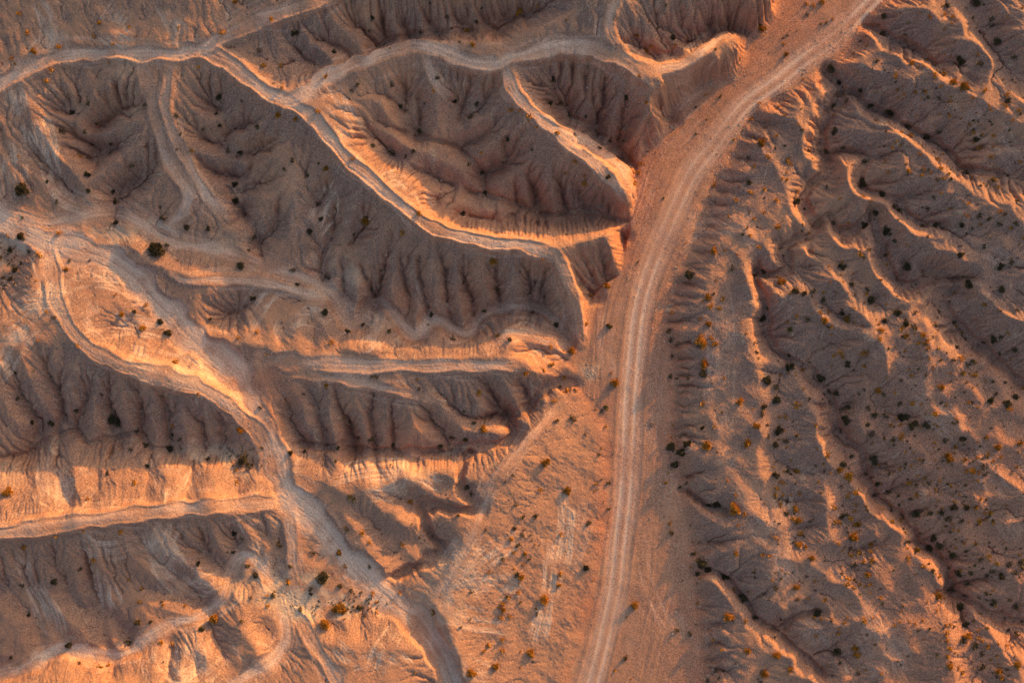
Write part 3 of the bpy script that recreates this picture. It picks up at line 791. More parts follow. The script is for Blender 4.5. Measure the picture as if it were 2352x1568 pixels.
SCUFF = """
5 30 190 30 250 25 330 40 420
5 40 200 80 290 110 370 130 440 210 475
4 20 330 10 400 20 460
4 90 40 110 90 70 130
5 90 0 120 60 130 120
4 380 0 400 50 430 100
4 280 10 250 70 300 110
3 520 90 500 40 520 0
5 760 180 770 220 790 260 830 310
4 700 240 750 290 800 340
3 900 430 960 450 1000 480
3 880 420 920 410 960 430 970 470
4 300 540 350 530 420 550
5 0 800 60 740 130 680 110 580
5 0 870 50 790 110 720 140 640
4 0 730 70 700 160 700
5 130 640 200 620 290 650 340 690
4 180 680 220 740 300 740 360 760
4 230 760 260 800 330 840 420 860
4 240 740 300 810 400 840 470 880
5 380 880 440 830 480 850 520 890
5 420 810 440 850 470 870
4 560 780 600 700 640 660
5 660 790 650 750 700 730 770 740
5 880 730 860 780 840 800
5 870 735 850 760 845 800
5 960 650 1000 710 1030 745
6 760 690 790 720 850 690
5 820 700 840 740 870 760
4 720 620 700 560 740 480 760 430
4 740 680 770 620 790 570
4 1180 780 1210 770 1250 800
5 1140 800 1190 775 1240 790 1270 830
3 100 1090 110 1130 160 1160 190 1130 160 1090 120 1110
3 100 1040 95 1100 110 1150
5 110 1050 130 1090 140 1180
5 350 1050 380 1100 370 1140
5 430 1070 400 1110 385 1150
4 750 1090 860 1070 920 1080 900 1120 830 1120
4 830 1060 900 1070 920 1100 890 1130
4 940 1060 980 1090 1020 1110
6 390 1190 380 1250 430 1310 490 1340
6 350 1210 390 1290 450 1340 500 1350
5 330 1220 360 1300 420 1360
4 40 1270 70 1340 110 1420 130 1460
4 180 1230 240 1260 300 1250
4 235 1260 240 1340 250 1410
5 580 1180 600 1240 620 1310
5 600 1180 625 1250 640 1300
6 410 1460 420 1520 390 1560
6 440 1450 460 1500 430 1550 380 1540
5 450 1460 450 1530 400 1540
5 500 1500 470 1540 440 1560
4 360 1480 350 1530 370 1568
4 540 1480 580 1470 610 1490
4 530 1470 570 1490 600 1510
5 600 1310 640 1360 700 1370 760 1350
5 640 1300 660 1380 650 1440
5 560 1350 520 1380 480 1400
6 1000 1390 1060 1340 1130 1270 1190 1240
6 1000 1380 1080 1350 1150 1340 1200 1350
6 990 1370 1040 1300 1080 1230
5 1020 1400 1080 1420 1160 1430
5 1030 1450 1080 1520 1140 1540
5 900 1450 860 1500 840 1560
4 850 1490 900 1510 950 1568
4 760 1470 800 1510 850 1500
3 1020 200 1010 240
3 1300 70 1260 85 1230 80 1240 100
4 1460 160 1510 150 1570 145 1620 110
4 1490 170 1560 165 1620 120
5 1560 560 1620 510 1700 520 1760 560
4 1700 500 1740 520 1720 540 1690 520 1700 500
4 1640 700 1650 800 1640 900
5 1650 640 1660 760 1650 880 1660 960
4 1670 940 1680 1010 1660 1080
5 1700 1060 1740 1140 1780 1210 1760 1260
5 1740 1160 1800 1240 1780 1300 1840 1350
4 1820 1260 1760 1240 1750 1210 1790 1200
5 1850 1290 1950 1370 2000 1440 2030 1568
4 1870 1300 1960 1380 2060 1480 2090 1568
4 1790 1270 1830 1400 1900 1500
4 2060 870 2150 950 2250 1070 2320 1180
3 2000 800 2120 900 2260 1060
4 2200 210 2300 310 2352 380
3 2220 460 2200 475 2180 465 2190 440 2215 445
3 2240 560 2300 590 2352 620
4 2240 1120 2300 1180 2340 1250
5 1450 560 1470 460 1500 380
5 1500 300 1540 300 1580 260 1640 210
4 1560 220 1620 270 1560 330 1540 300 1560 260
5 1480 420 1500 340 1540 300
5 1400 700 1390 800 1400 900
4 1290 1100 1300 1200 1280 1320
4 1330 1050 1340 1180 1310 1330
5 1270 1230 1260 1350 1240 1480
4 1500 860 1500 960 1490 1060
4 1480 1230 1500 1340 1560 1480
3 1620 1500 1610 1420
"""
for nm, lab, wd, dp, bm, pl, pts in TRACKS: tyre(P2(pts), 4, 1.6 + wd * .6, .012, .38)
for ln in SCUFF.strip().splitlines():
    t = ln.split(); tyre(P2(" ".join(t[1:])), int(t[0]) + (1 if float(t[1]) < 1300 else 2), 2.2, .024 if float(t[1]) < 1300 else .008, .8 if float(t[1]) < 1300 else .32)

# ------------------------------------------------------------------ 4. what the ground is made of
SANDS = [(0, 610, 50, 55, .9), (35, 580, 40, 40, .8), (290, 548, 75, 30, .75), (330, 556, 40, 18, .6), (500, 1035, 55, 22, .9), (460, 1030, 30, 14, .6), (560, 1085, 30, 20, .6),
         (700, 1370, 80, 40, .8), (780, 1385, 70, 26, .9), (640, 1350, 60, 40, .6), (720, 1320, 40, 26, .7), (560, 1340, 40, 40, .45), (800, 660, 40, 50, .45), (750, 660, 60, 30, .35),
         (420, 1505, 40, 26, .4), (1050, 1290, 60, 60, .4), (1000, 1370, 70, 40, .45), (860, 735, 50, 30, .35), (520, 1320, 60, 26, .4), (960, 1085, 40, 20, .4), (1360, 856, 16, 14, .6),
         (1000, 375, 8, 16, .5), (270, 1000, 30, 20, .4), (400, 1030, 40, 20, .35), (1450, 110, 40, 25, .35), (1420, 40, 25, 50, .35), (1010, 100, 40, 16, .35), (480, 440, 25, 45, .35),
         (330, 190, 30, 60, .3), (520, 560, 70, 30, .3), (700, 470, 30, 60, .15), (30, 1090, 40, 30, .4), (450, 860, 60, 40, .35), (1120, 470, 30, 20, .2)]
XX = axx[None, :] / U; YY = ayy[:, None] / U
n1 = fbm(NY, NX, 30, 4, .6); n2 = fbm(NY, NX, 140, 3, .6)
for vx, vy, rx, ry, a in SANDS:
    gx, gy = (vx - 1176), (784 - vy)
    i0, i1 = [int(np.clip((v * U + XH) / (2 * XH) * NX, 0, NX)) for v in (gx - 2.2 * rx, gx + 2.2 * rx)]
    j0, j1 = [int(np.clip((v * U + YH) / (2 * YH) * NY, 0, NY)) for v in (gy - 2.2 * ry, gy + 2.2 * ry)]
    if i1 <= i0 or j1 <= j0: continue
    r = np.hypot((XX[:, i0:i1] - gx) / rx, (YY[j0:j1] - gy) / ry) + (.3 * n1[j0:j1, i0:i1] + .26 * n2[j0:j1, i0:i1])
    tint[j0:j1, i0:i1, 3] = np.maximum(tint[j0:j1, i0:i1, 3], (a if 600 < vx < 900 else .7 * a) * (1 - sstep(.1, 1.25, r)))
for vx, vy, rx, ry, a in ((620, 862, 80, 55, .8), (660, 900, 60, 60, .6), (700, 1180, 60, 120, .45), (960, 1420, 60, 80, .4), (1250, 830, 60, 60, .4), (1000, 1000, 160, 50, .3), (930, 690, 120, 40, .4), (1110, 660, 80, 60, .35), (90, 590, 60, 60, .4)):
    r = np.hypot((XX + 1176 - vx) / rx, (784 - YY - vy) / ry) + .3 * n1
    tint[..., 1] = np.maximum(tint[..., 1], a * (1 - sstep(.3, 1.2, r)))
# red clay where the wash has cut into its banks
wd = blur(WMF.astype(float), 16); near = np.clip(4 * wd * (1 - wd), 0, 1) * np.where(WMF, .55, 1)
gyh, gxh = np.gradient(h, ayy[1] - ayy[0], axx[1] - axx[0]); slope = np.hypot(gxh, gyh)
steep = sstep(.75, 1.5, slope)
tint[..., 1] = np.clip(tint[..., 1] + near * (.75 + .25 * n1) + .38 * steep + WMF * (.05 + .12 * n1 + .45 * (1 - sstep(330, 760, 784 - YY)) * (1 - sstep(-30, 40, XX + 1176 - np.interp(784 - YY, [0, 190, 345, 553, 776, 1000], [1960, 1740, 1590, 1490, 1430, 1400])))) + .5 * sstep(1700, 2150, XX + 1176) * sstep(700, 1000, 784 - YY), 0, 1)
tint[..., 2] = np.clip(sstep(.12, .42, slope) * (.62 + .22 * n1) * (1 - .8 * tint[..., 0]) + .12 * n2, 0, 1) * np.where(WMF, .2, 1)
tint[..., 2] = np.clip(tint[..., 2] + (WMF * (.5 + .2 * n1) + ~WMF * sstep(1560, 1640, XX + 1176) * (.45 + .2 * n1)) * (1 - tint[..., 0]), 0, 1)
h += (.014 * n2 + .016 * rng.standard_normal(h.shape)) * np.where(roadcells, .3, np.where(WMF, .6, 1))
def lic(a, n=13):                # smear noise along the fall line: fine rills and streaks of dust
    gx_, gy_ = blur(gxh, 1), blur(gyh, 1); g = np.hypot(gx_, gy_) + 1e-6; ux, uy = gx_ / g, gy_ / g; o = a.copy()
    for sgn in (1, -1):
        fx, fy = np.meshgrid(np.arange(NX, dtype=np.float32), np.arange(NY, dtype=np.float32))
        for k in range(n):
            i = np.clip(np.rint(fx), 0, NX - 1).astype(np.int32); j = np.clip(np.rint(fy), 0, NY - 1).astype(np.int32)
            fx = fx + sgn * ux[j, i]; fy = fy + sgn * uy[j, i]
            o += a[np.clip(np.rint(fy), 0, NY - 1).astype(np.int32), np.clip(np.rint(fx), 0, NX - 1).astype(np.int32)]
    return o / math.sqrt(2 * n + 1)
STR = lic(rng.standard_normal(h.shape).astype(np.float32))
onslope = sstep(.10, .35, slope) * ~WMF * (1 - .7 * tint[..., 0])
h += .022 * STR * onslope
tint[..., 3] = np.maximum(tint[..., 3], np.clip(.5 * sstep(1.1, 2.8, STR) * onslope * sstep(.2, 1.2, n1 + .3), 0, 1))
tint[..., 2] = np.clip(tint[..., 2] - .12 * STR * onslope, 0, 1)
# stones washed out on the floor and rilled soil
h += np.where(rng.random(h.shape) > .9985, rng.uniform(.03, .12, h.shape), 0)

# ------------------------------------------------------------------ materials
def mat(name):
    m = bpy.data.materials.new(name); m.use_nodes = True
    n = m.node_tree.nodes; b = n["Principled BSDF"]; b.inputs["Roughness"].default_value = .95
    b.inputs["Specular IOR Level"].default_value = .12
    return m, m.node_tree, b
def nd(t, kind, **kw):
    n = t.nodes.new(kind)
    for k, v in kw.items(): setattr(n, k, v)
    return n
def mixc(t, fac, a, b, blend='MIX'):
    n = nd(t, "ShaderNodeMix", data_type='RGBA', blend_type=blend)
    for i, v in ((0, fac), (6, a), (7, b)):
        if isinstance(v, (int, float)): n.inputs[i].default_value = v
        elif isinstance(v, tuple): n.inputs[i].default_value = (*v, 1)
        else: t.links.new(v, n.inputs[i])
    return n.outputs[2]
def ground_material():
    m, t, b = mat("badlands_soil")
    at = nd(t, "ShaderNodeAttribute", attribute_name="tint"); sp = nd(t, "ShaderNodeSeparateColor"); t.links.new(at.outputs["Color"], sp.inputs[0])
    co = nd(t, "ShaderNodeTexCoord").outputs["Object"]
    def nz(scale, det=4, rough=.6):
        n = nd(t, "ShaderNodeTexNoise"); n.inputs["Scale"].default_value = scale; n.inputs["Detail"].default_value = det; n.inputs["Roughness"].default_value = rough
        t.links.new(co, n.inputs["Vector"]); return n
    def ramp(src, a, b_):
        r = nd(t, "ShaderNodeMapRange"); r.inputs[1].default_value = a; r.inputs[2].default_value = b_; t.links.new(src, r.inputs[0]); return r.outputs[0]
    big = nz(.06, 5); mid = nz(.7, 5); fine = nz(4.2, 3, .75)
    base = mixc(t, ramp(big.outputs["Fac"], .35, .65), (.395, .212, .14), (.455, .245, .155))
    base = mixc(t, sp.outputs[2], base, (.30, .179, .138))
    base = mixc(t, sp.outputs[1], base, (.40, .185, .118))
    base = mixc(t, sp.outputs[0], base, (.66, .445, .355))
    base = mixc(t, at.outputs["Alpha"], base, (.58, .43, .32))
    base = mixc(t, ramp(mid.outputs["Fac"], .3, .7), base, (.62, .58, .56), 'OVERLAY')
    sc = nd(t, "ShaderNodeMapRange"); t.links.new(fine.outputs["Fac"], sc.inputs[0])
    sc.inputs[1].default_value = .3; sc.inputs[2].default_value = .7; sc.inputs[3].default_value = .34; sc.inputs[4].default_value = 1.6
    gs = nd(t, "ShaderNodeMapRange"); t.links.new(sp.outputs[2], gs.inputs[0]); gs.inputs[3].default_value = .42; gs.inputs[4].default_value = 1.05
    patch = ramp(nz(.22, 4).outputs["Fac"], .35, .65); gm = nd(t, "ShaderNodeMath", operation='MULTIPLY_ADD'); t.links.new(patch, gm.inputs[0]); gm.inputs[1].default_value = .3; t.links.new(gs.outputs[0], gm.inputs[2])
    gf = nd(t, "ShaderNodeMix", data_type='FLOAT'); t.links.new(gm.outputs[0], gf.inputs[0]); gf.inputs[2].default_value = 1.0; t.links.new(sc.outputs[0], gf.inputs[3])
    mul = nd(t, "ShaderNodeVectorMath", operation='SCALE'); t.links.new(base, mul.inputs[0]); t.links.new(gf.outputs[0], mul.inputs["Scale"])
    t.links.new(mul.outputs[0], b.inputs["Base Color"])
    bp = nd(t, "ShaderNodeBump"); bp.inputs["Strength"].default_value = .55; bp.inputs["Distance"].default_value = .06
    t.links.new(fine.outputs["Fac"], bp.inputs["Height"]); t.links.new(bp.outputs[0], b.inputs["Normal"])
    return m
SOIL = ground_material()

# ------------------------------------------------------------------ ground meshes: one surface, split where the road and tracks run
own[WMF & (own == 0)] = 2
own[roadcells] = 1
NAMES = {0: ("badlands_hills", "eroded orange brown badland hills of bare clay and gravel"), 2: ("dry_wash", "flat reddish dry wash floor running from top to bottom"),
         1: ("dirt_road", "main graded dirt road with two pale wheel lanes in the wash")}
for k, tr in enumerate(TRACKS): NAMES[k + 3] = (tr[0], tr[1])
gyh, gxh = np.gradient(h, ayy[1] - ayy[0], axx[1] - axx[0])
nrm = np.stack([-gxh, -gyh, np.ones_like(h)], -1); nrm /= np.linalg.norm(nrm, axis=-1, keepdims=True)
gx, gy = np.meshgrid(axx, ayy)
V3 = np.stack([gx, gy, h], -1).reshape(-1, 3).astype(np.float32); NR = nrm.reshape(-1, 3).astype(np.float32); TT = tint.reshape(-1, 4).astype(np.float32)
ii = np.arange(NY * NX).reshape(NY, NX)
quads = np.stack([ii[:-1, :-1], ii[:-1, 1:], ii[1:, 1:], ii[1:, :-1]], -1).reshape(-1, 4)
fown = own[:-1, :-1].ravel()
for k, (nm, lab) in NAMES.items():
    f = quads[fown == k]
    if not len(f): continue
    u, inv = np.unique(f, return_inverse=True); inv = inv.reshape(-1).astype(np.int32); nf = len(f)
    me = bpy.data.meshes.new(nm); me.vertices.add(len(u)); me.vertices.foreach_set("co", V3[u].ravel())
    me.loops.add(nf * 4); me.loops.foreach_set("vertex_index", inv)
    me.polygons.add(nf); me.polygons.foreach_set("loop_start", np.arange(0, nf * 4, 4, dtype=np.int32))
    me.polygons.foreach_set("use_smooth", np.ones(nf, bool)); me.update()
    a = me.color_attributes.new("tint", 'FLOAT_COLOR', 'POINT'); a.data.foreach_set("color", TT[u].ravel())
    me.normals_split_custom_set_from_vertices(NR[u])
    me.materials.append(SOIL)
    o = bpy.data.objects.new(nm, me); COL.objects.link(o)
    o["kind"] = "structure"; o["label"] = lab; o["category"] = {0: "hills", 1: "road", 2: "dry wash"}.get(k, "track")
def height(x, y): return float(sample(h, np.array([x]), np.array([y]))[0])
# ------------------------------------------------------------------ 5. shrubs
# surveyed crowns: sheet origin (map units), then x y size kind (r rusty, d dark, g olive) in sheet units, 2.779 to one map unit
SHEETS = [
(0, 0, """125 92 30r 215 330 45r 375 295 40r 185 212 30r 637 148 40r 600 233 25r 820 180 22r 1145 180 22r 1415 203 35r 940 8 25r 720 283 20r 1730 135 30r 1880 215 65d 1655 325 28d 1500 12 40r 315 445 30r 290 512 26r 565 660 28d 465 722 50d 925 665 28d 383 838 36d 545 842 26d 590 778 22d 710 912 28d 930 932 22d 512 998 28r 545 1000 24d 840 1055 30d 560 1115 60d 150 1208 95d 565 1218 45d 295 1162 24d 700 1215 50d 370 1290 28d 737 1298 50d 1020 1328 20d 1045 1395 38d 740 1420 50d 1195 1455 65d 1330 1460 50d 140 1510 70d 380 1490 36r 145 1395 22d 1395 620 60d 1385 728 42d 1400 800 46d 1292 825 24d 1640 822 30d 1545 650 26d 1120 740 30d 1155 858 24d 1130 950 20d 1220 965 26r 1535 970 55d 1500 1180 60d 1505 1280 65d 1450 965 26d 1815 1083 28g 1870 1025 28d 1960 1110 26d 2080 1075 45r 1775 740 50r 1890 768 40r 2030 718 40r 2030 1300 36d 2050 1400 50d 1975 1480 60d 1620 1520 36d 1790 420 30r 1690 428 35r 1795 562 24r 2080 488 30r 1275 435 24r 690 395 20r 70 372 24r 95 412 20g"""),
(564.5, 0, """805 118 55d 790 200 24d 565 332 45d 1285 105 30d 1112 208 28d 1180 15 26d 1310 180 22d 1470 140 40d 1505 48 20g 1740 82 55r 1865 30 22r 1410 198 36r 1445 292 40r 1367 270 20d 710 543 26d 677 575 24g 930 545 30d 1225 500 26d 1197 582 22r 1330 645 50d 1475 665 45d 1440 750 30d 985 680 50d 1110 838 50d 1140 665 24d 815 938 30d 930 985 36d 1015 997 28d 1068 968 42d 1505 1092 36d 1420 1045 36d 1670 890 45d 1520 1228 45d 1385 1362 45d 1110 1360 42r 680 1010 22r 770 1415 65r 1008 1487 36r 685 1500 24d 1868 1415 24d 1688 698 30r 1748 703 24r 1812 738 34r 1808 775 22r 1853 806 20r 1958 508 55d 1945 665 50d 2005 665 36d 2065 730 28d 1995 858 30r"""),
(1129, 0, """935 220 40r 1005 145 20r 990 332 34r 1168 290 26r 1155 245 40d 1060 180 20d 942 487 24r 992 658 26r 720 570 22d 600 745 24d 860 620 55d 530 862 20d 750 905 26d 690 945 24d 535 1030 24r 585 1122 30r 745 1130 45d 680 1207 22r 600 1165 36r 955 1040 36r 905 1090 28r 930 1100 28r 915 1165 36r 905 1190 24r 1720 185 70r 1885 352 40r 1590 370 24r 1435 315 20d 2015 22 26r 2050 38 28r 2018 92 20d 1720 915 60r 1655 760 24r 1708 657 20r 1870 735 20r 1985 825 30d 1815 870 24r 1760 1010 32r 1675 1060 28r 1815 945 18d 1900 1020 38r 1910 1055 24r 1640 1165 45d 1420 1180 28r 1560 1275 30r 1655 1220 28r 1740 1218 24r 1885 1100 18r 1850 1140 20r 1515 1385 20r 1820 1445 40r 1595 1495 26d 1655 1510 28r 1630 1455 22d 1740 1355 22r 1940 1285 50d 1820 1280 36r"""),
(1599, 0, """800 15 40r 870 122 18r 825 145 18g 850 445 60d 910 525 42d 875 680 36d 960 640 34d 880 838 50d 830 965 40d 1185 225 50d 1200 105 45d 1040 578 40d 1230 715 60d 1110 680 40d 1270 485 30r 1150 385 24d 1380 405 40r 1530 480 36r 1580 485 36r 1640 520 44r 1710 560 60r 1295 572 24r 1460 592 30r 1395 590 30r 1545 628 30d 1480 625 30d 1690 390 60d 1810 420 36d 1800 350 28r 1580 185 20r 1495 108 30r 1585 95 30r 1630 110 30r 1780 20 60d 1880 120 36d 1890 165 36d 1925 262 52d 2030 375 30d 1605 35 40d 1980 600 36r 1990 650 40d 1850 580 30r 1740 800 24r 1770 855 30r 1785 895 45d 1550 850 36d 1465 880 45d 1465 855 30d 1350 800 40d 1360 865 36r 1305 845 24r 1305 932 20r 1210 845 18d 1285 900 22r 1430 985 30r 1530 1015 30r 1555 1075 30r 1600 1110 26r 1450 1085 26r 1355 1090 40r 1220 1100 26r 1075 1030 36d 1070 1165 65d 1185 1235 50d 1265 1325 36d 1300 1355 36d 1145 1360 45d 1070 1440 48d 1220 1475 60d 1270 1530 32d 880 1420 30d 1520 1270 26d 1480 1330 28d 1735 1300 26r 1720 1105 40d 1815 1380 36d 1870 1400 30d 1965 1370 30d 2035 1430 36d 1935 1440 30d 1700 1440 40d 1530 1440 40d 1445 1450 30d 1935 1345 24r 1900 1145 36r 1930 1190 24r 1880 995 26r 1810 935 30r 2065 1035 28r 2085 940 26r 1900 860 22r 2050 700 26r 1970 680 26r 1060 1258 24r"""),
(0, 470, """1000 300 130d 1065 262 30d 258 312 36r 65 295 50d 185 300 40d 95 415 55d 70 475 45d 20 470 40d 130 375 24d 420 415 40r 448 360 24d 575 360 18d 1540 392 70d 1585 290 32d 1870 415 32d 1900 508 42d 1615 600 50d 2075 685 65d 1345 735 42d 932 638 26r 775 698 45r 915 785 46r 1075 815 70d 860 683 40d 1025 750 60d 345 718 26d 300 690 22r 740 573 20r 240 863 20r 495 905 24r 1105 1000 36r 1520 850 26r 1648 810 26r 1270 1210 22r 645 1210 22d 1105 1412 32r 488 1312 48d 745 1375 110d 205 1390 46d 330 1395 60d 110 1235 24d 880 1440 32d 1535 1440 55r 1660 1295 26d 930 1530 36d 1155 1500 26d 1105 1465 40d 2080 1160 30d 1700 960 18r"""),
(564.5, 470, """525 455 36d 1390 495 28d 865 420 20d 805 530 36d 1580 365 60r 1895 355 22r 1615 540 30d 1850 495 20d 1185 700 45d 750 768 40d 655 810 60d 925 808 34d 545 872 36r 1318 858 36d 1520 680 28d 1825 690 34d 1983 768 50d 1165 762 20d 1605 835 40r 1685 865 40d 1950 908 36r 2080 935 60r 1950 1018 32r 1898 1048 26r 1785 1075 40r 2035 1098 36r 2038 1190 36r 1965 1243 32r 2005 1165 24d 1480 1205 36r 510 1160 30r 370 1208 18d 830 1105 24d 800 1090 24d 1110 1175 24d 1095 1110 18r 675 1385 30d 590 1550 44d 720 1485 36d 800 1500 36d 940 1530 45d 1320 1497 36d 1400 1497 46d 1520 1430 60r 1465 1395 26d 1390 1315 26d 1240 1540 55d 1985 1375 26d"""),
(1129, 470, """735 520 50r 630 585 30r 600 755 36r 752 775 46g 785 1140 70r 730 1305 36g 525 1355 38d 540 1180 28d 1420 295 55r 1265 445 75d 1535 405 28g 1385 590 50r 1475 600 28r 1412 570 20d 1400 650 36r 1460 668 32r 1385 760 45r 1335 875 95r 1400 850 34r 1425 890 40r 1140 805 30d 1145 865 34d 1355 1015 65r 1345 1075 45d 1148 965 30d 1150 1090 36d 1485 1100 20r 1255 1108 24d 1345 1268 36r 1585 1255 45r 1340 1418 40d 1420 1418 24r 1370 1540 60r 1630 1518 60r 1690 1410 50r 1570 320 20r 1490 288 18r 1705 265 28r 1625 822 22r 1680 880 18r 1690 940 24d 1700 980 20d 1740 425 40d 1675 460 40d 1845 490 60r 1940 550 50d 2000 570 40d 2060 560 36d 1765 655 28d 1735 720 50d 1900 960 40d 1900 1035 70d 1755 1115 65d 1815 1165 34d 1820 1250 55d 1990 1175 18r 1955 1275 36r 1740 1290 40d 1730 1335 36d 1760 1400 28d 1840 1350 20r 1880 1350 24r 1830 1440 60d 1880 1500 32d 1950 1475 26r 1770 1480 30d 1815 1530 50d 1900 800 45g 2010 730 36d"""),
(1599, 470, """930 395 55d 1340 395 70d 1745 512 70d 1210 318 30d 1685 325 45d 1940 395 50d 2000 370 36d 1830 270 30d 1945 540 50d 1835 640 40r 1045 308 36r 1105 283 28d 985 500 36d 1115 610 60d 1100 545 36d 1280 690 55d 1180 805 40r 1175 855 30r 1205 740 40d 1165 760 26r 1310 790 30r 1345 840 40r 1450 830 40r 1470 865 36r 1425 885 24r 1460 880 30r 1480 920 24r 1335 760 44d 1390 780 36d 1550 680 24d 1645 755 36d 1520 765 24d 1690 830 24d 1715 860 24d 1670 915 30d 1685 980 36r 1705 1085 30r 1770 1085 36r 1755 995 26g 1645 990 26d 1560 1165 48r 1160 1180 45r 1200 1210 26d 1265 1200 22r 1075 940 38r 920 935 36r 885 965 22r 940 970 22r 965 1020 45d 1070 1030 26r 1000 1060 26d 895 1200 44d 850 1190 28d 795 1105 60d 970 1280 36d 930 1310 30d 955 1375 75d 915 1445 28d 1150 1345 36d 1205 1355 36d 1300 1355 50d 1380 1405 65d 1340 1360 50d 1465 1410 50d 1245 1410 30r 1380 1265 40r 1435 1270 18r 1515 1325 36r 1290 1265 34d 1095 1300 30d 1085 1400 28d 1120 1465 36d 1250 1500 30d 1300 1470 34r 1520 1520 24r 1575 1505 30d 1700 1490 50d 1850 1480 26r 1920 1540 36r 1905 860 50d 1955 845 32d 2040 940 34d 1935 950 24d 2035 1225 45d 1915 1210 28d 1880 1250 45d 1980 1270 50d 1995 1305 36r 1965 1130 22d 2090 790 26r 960 730 50r 930 690 40d 1005 745 26r 815 740 50r 865 780 22r 860 830 20r 820 600 30d 790 690 30r"""),
(0, 1004, """55 345 80r 690 230 40d 940 183 46d 860 285 36r 830 80 34d 1085 80 70d 1150 60 30d 1325 145 32d 1550 150 80d 1600 185 36d 1515 285 30r 565 390 24r 525 595 26r 775 605 42r 150 695 36r 600 785 40r 512 838 28d 350 920 60d 145 940 32d 180 1130 40d 820 900 18r 890 1042 24r 1035 1070 24r 1035 1048 20d 880 1178 60d 965 1175 40d 1265 805 50d 1490 730 40d 1775 690 36d 1500 610 60d 1545 650 24d 1590 825 36d 1635 878 55d 1840 910 34r 1995 745 36d 1750 1005 36d 1705 1010 22r 1605 1022 20d 1715 1080 28r 1925 1088 38d 1375 1155 85r 1290 1220 56d 1545 1175 30d 1025 1302 40r 1098 1320 30r 820 1305 36d 440 1325 65d 75 1405 40d 495 1450 30d 620 1480 40r 660 1475 40r 2060 890 110d 2075 1185 90r 1985 1000 40d 1990 970 30d 1850 815 24d 1185 1075 20r"""),
(564.5, 1004, """285 100 50d 380 92 40d 580 150 30d 660 375 34g 688 398 34g 635 590 36d 735 610 30r 598 735 46r 630 820 30r 795 825 30d 785 670 22r 1005 680 32r 1105 640 24d 1050 415 40r 1400 320 36d 1430 360 36d 1355 500 40d 810 995 30r 600 1085 100r 725 1085 50d 675 980 36d 985 990 30r 1195 1112 36d 600 945 45d 1915 160 70r 1660 285 22d 1705 245 24d 1880 338 26r 1725 430 28d 1770 505 32d 1850 505 40d 1715 575 40d 1690 640 36r 1760 625 26d 1745 695 36d 1785 740 40r 1715 740 22r 1530 590 22d 1640 780 26d 1550 855 24r 1720 880 36d 1760 890 50r 1775 808 22r 1735 985 28r 1680 1025 26r 1640 1060 40r 1640 1100 46r 1632 1140 36r 1690 1135 34r 1440 985 24d 1905 1030 75r 2000 870 30r 2000 935 40r 1850 1128 24d 1435 1160 18d 1370 1205 18d 1640 1290 28r 1545 1315 30r 1520 1360 24r 1640 1355 36r 1815 1375 60r 1595 1455 55r 1440 1505 65r 1750 1470 18r 2015 618 36r 2050 345 65r"""),
(1129, 1004, """745 290 26d 745 455 22d 665 295 24r 615 540 36d 605 835 66d 915 1070 70r 850 1405 40d 790 1480 20r 1150 605 34d 1185 1225 36d 1145 550 24r 1260 1255 26d 1150 60 60d 1210 90 70d 1245 40 60d 1170 170 50d 1195 318 26d 1240 290 30d 1370 50 60r 1555 455 90r 1605 490 36r 1440 420 60d 1390 430 40d 1565 738 40r 1500 275 20r 1555 370 20r 1570 560 22r 1340 800 80d 1380 845 50d 1490 890 50d 1315 870 40d 1285 740 30d 1510 1150 75r 1610 1020 55d 1630 1360 50r 1820 1385 50r 1615 1170 26r 1745 1505 50r 1905 1480 40r 1420 1485 30d 1380 1540 30d 1685 1140 40d 1800 1275 26d 1820 960 30d 1945 955 45r 1950 1030 30d 1775 755 28r 1735 755 28r 1670 860 30d 1790 910 20r 2015 1025 22r 2040 770 45r 1960 680 44r 1965 610 40r 1955 530 50r 1920 510 36r 1880 480 30d 1940 455 46r 1885 410 28d 1835 428 36r 1810 375 26r 1855 372 22r 1820 330 36r 1815 240 44d 1840 278 26r 1950 215 48r 1890 225 24d 1800 185 20r 1970 360 30r 1910 370 18r 2000 705 24r"""),
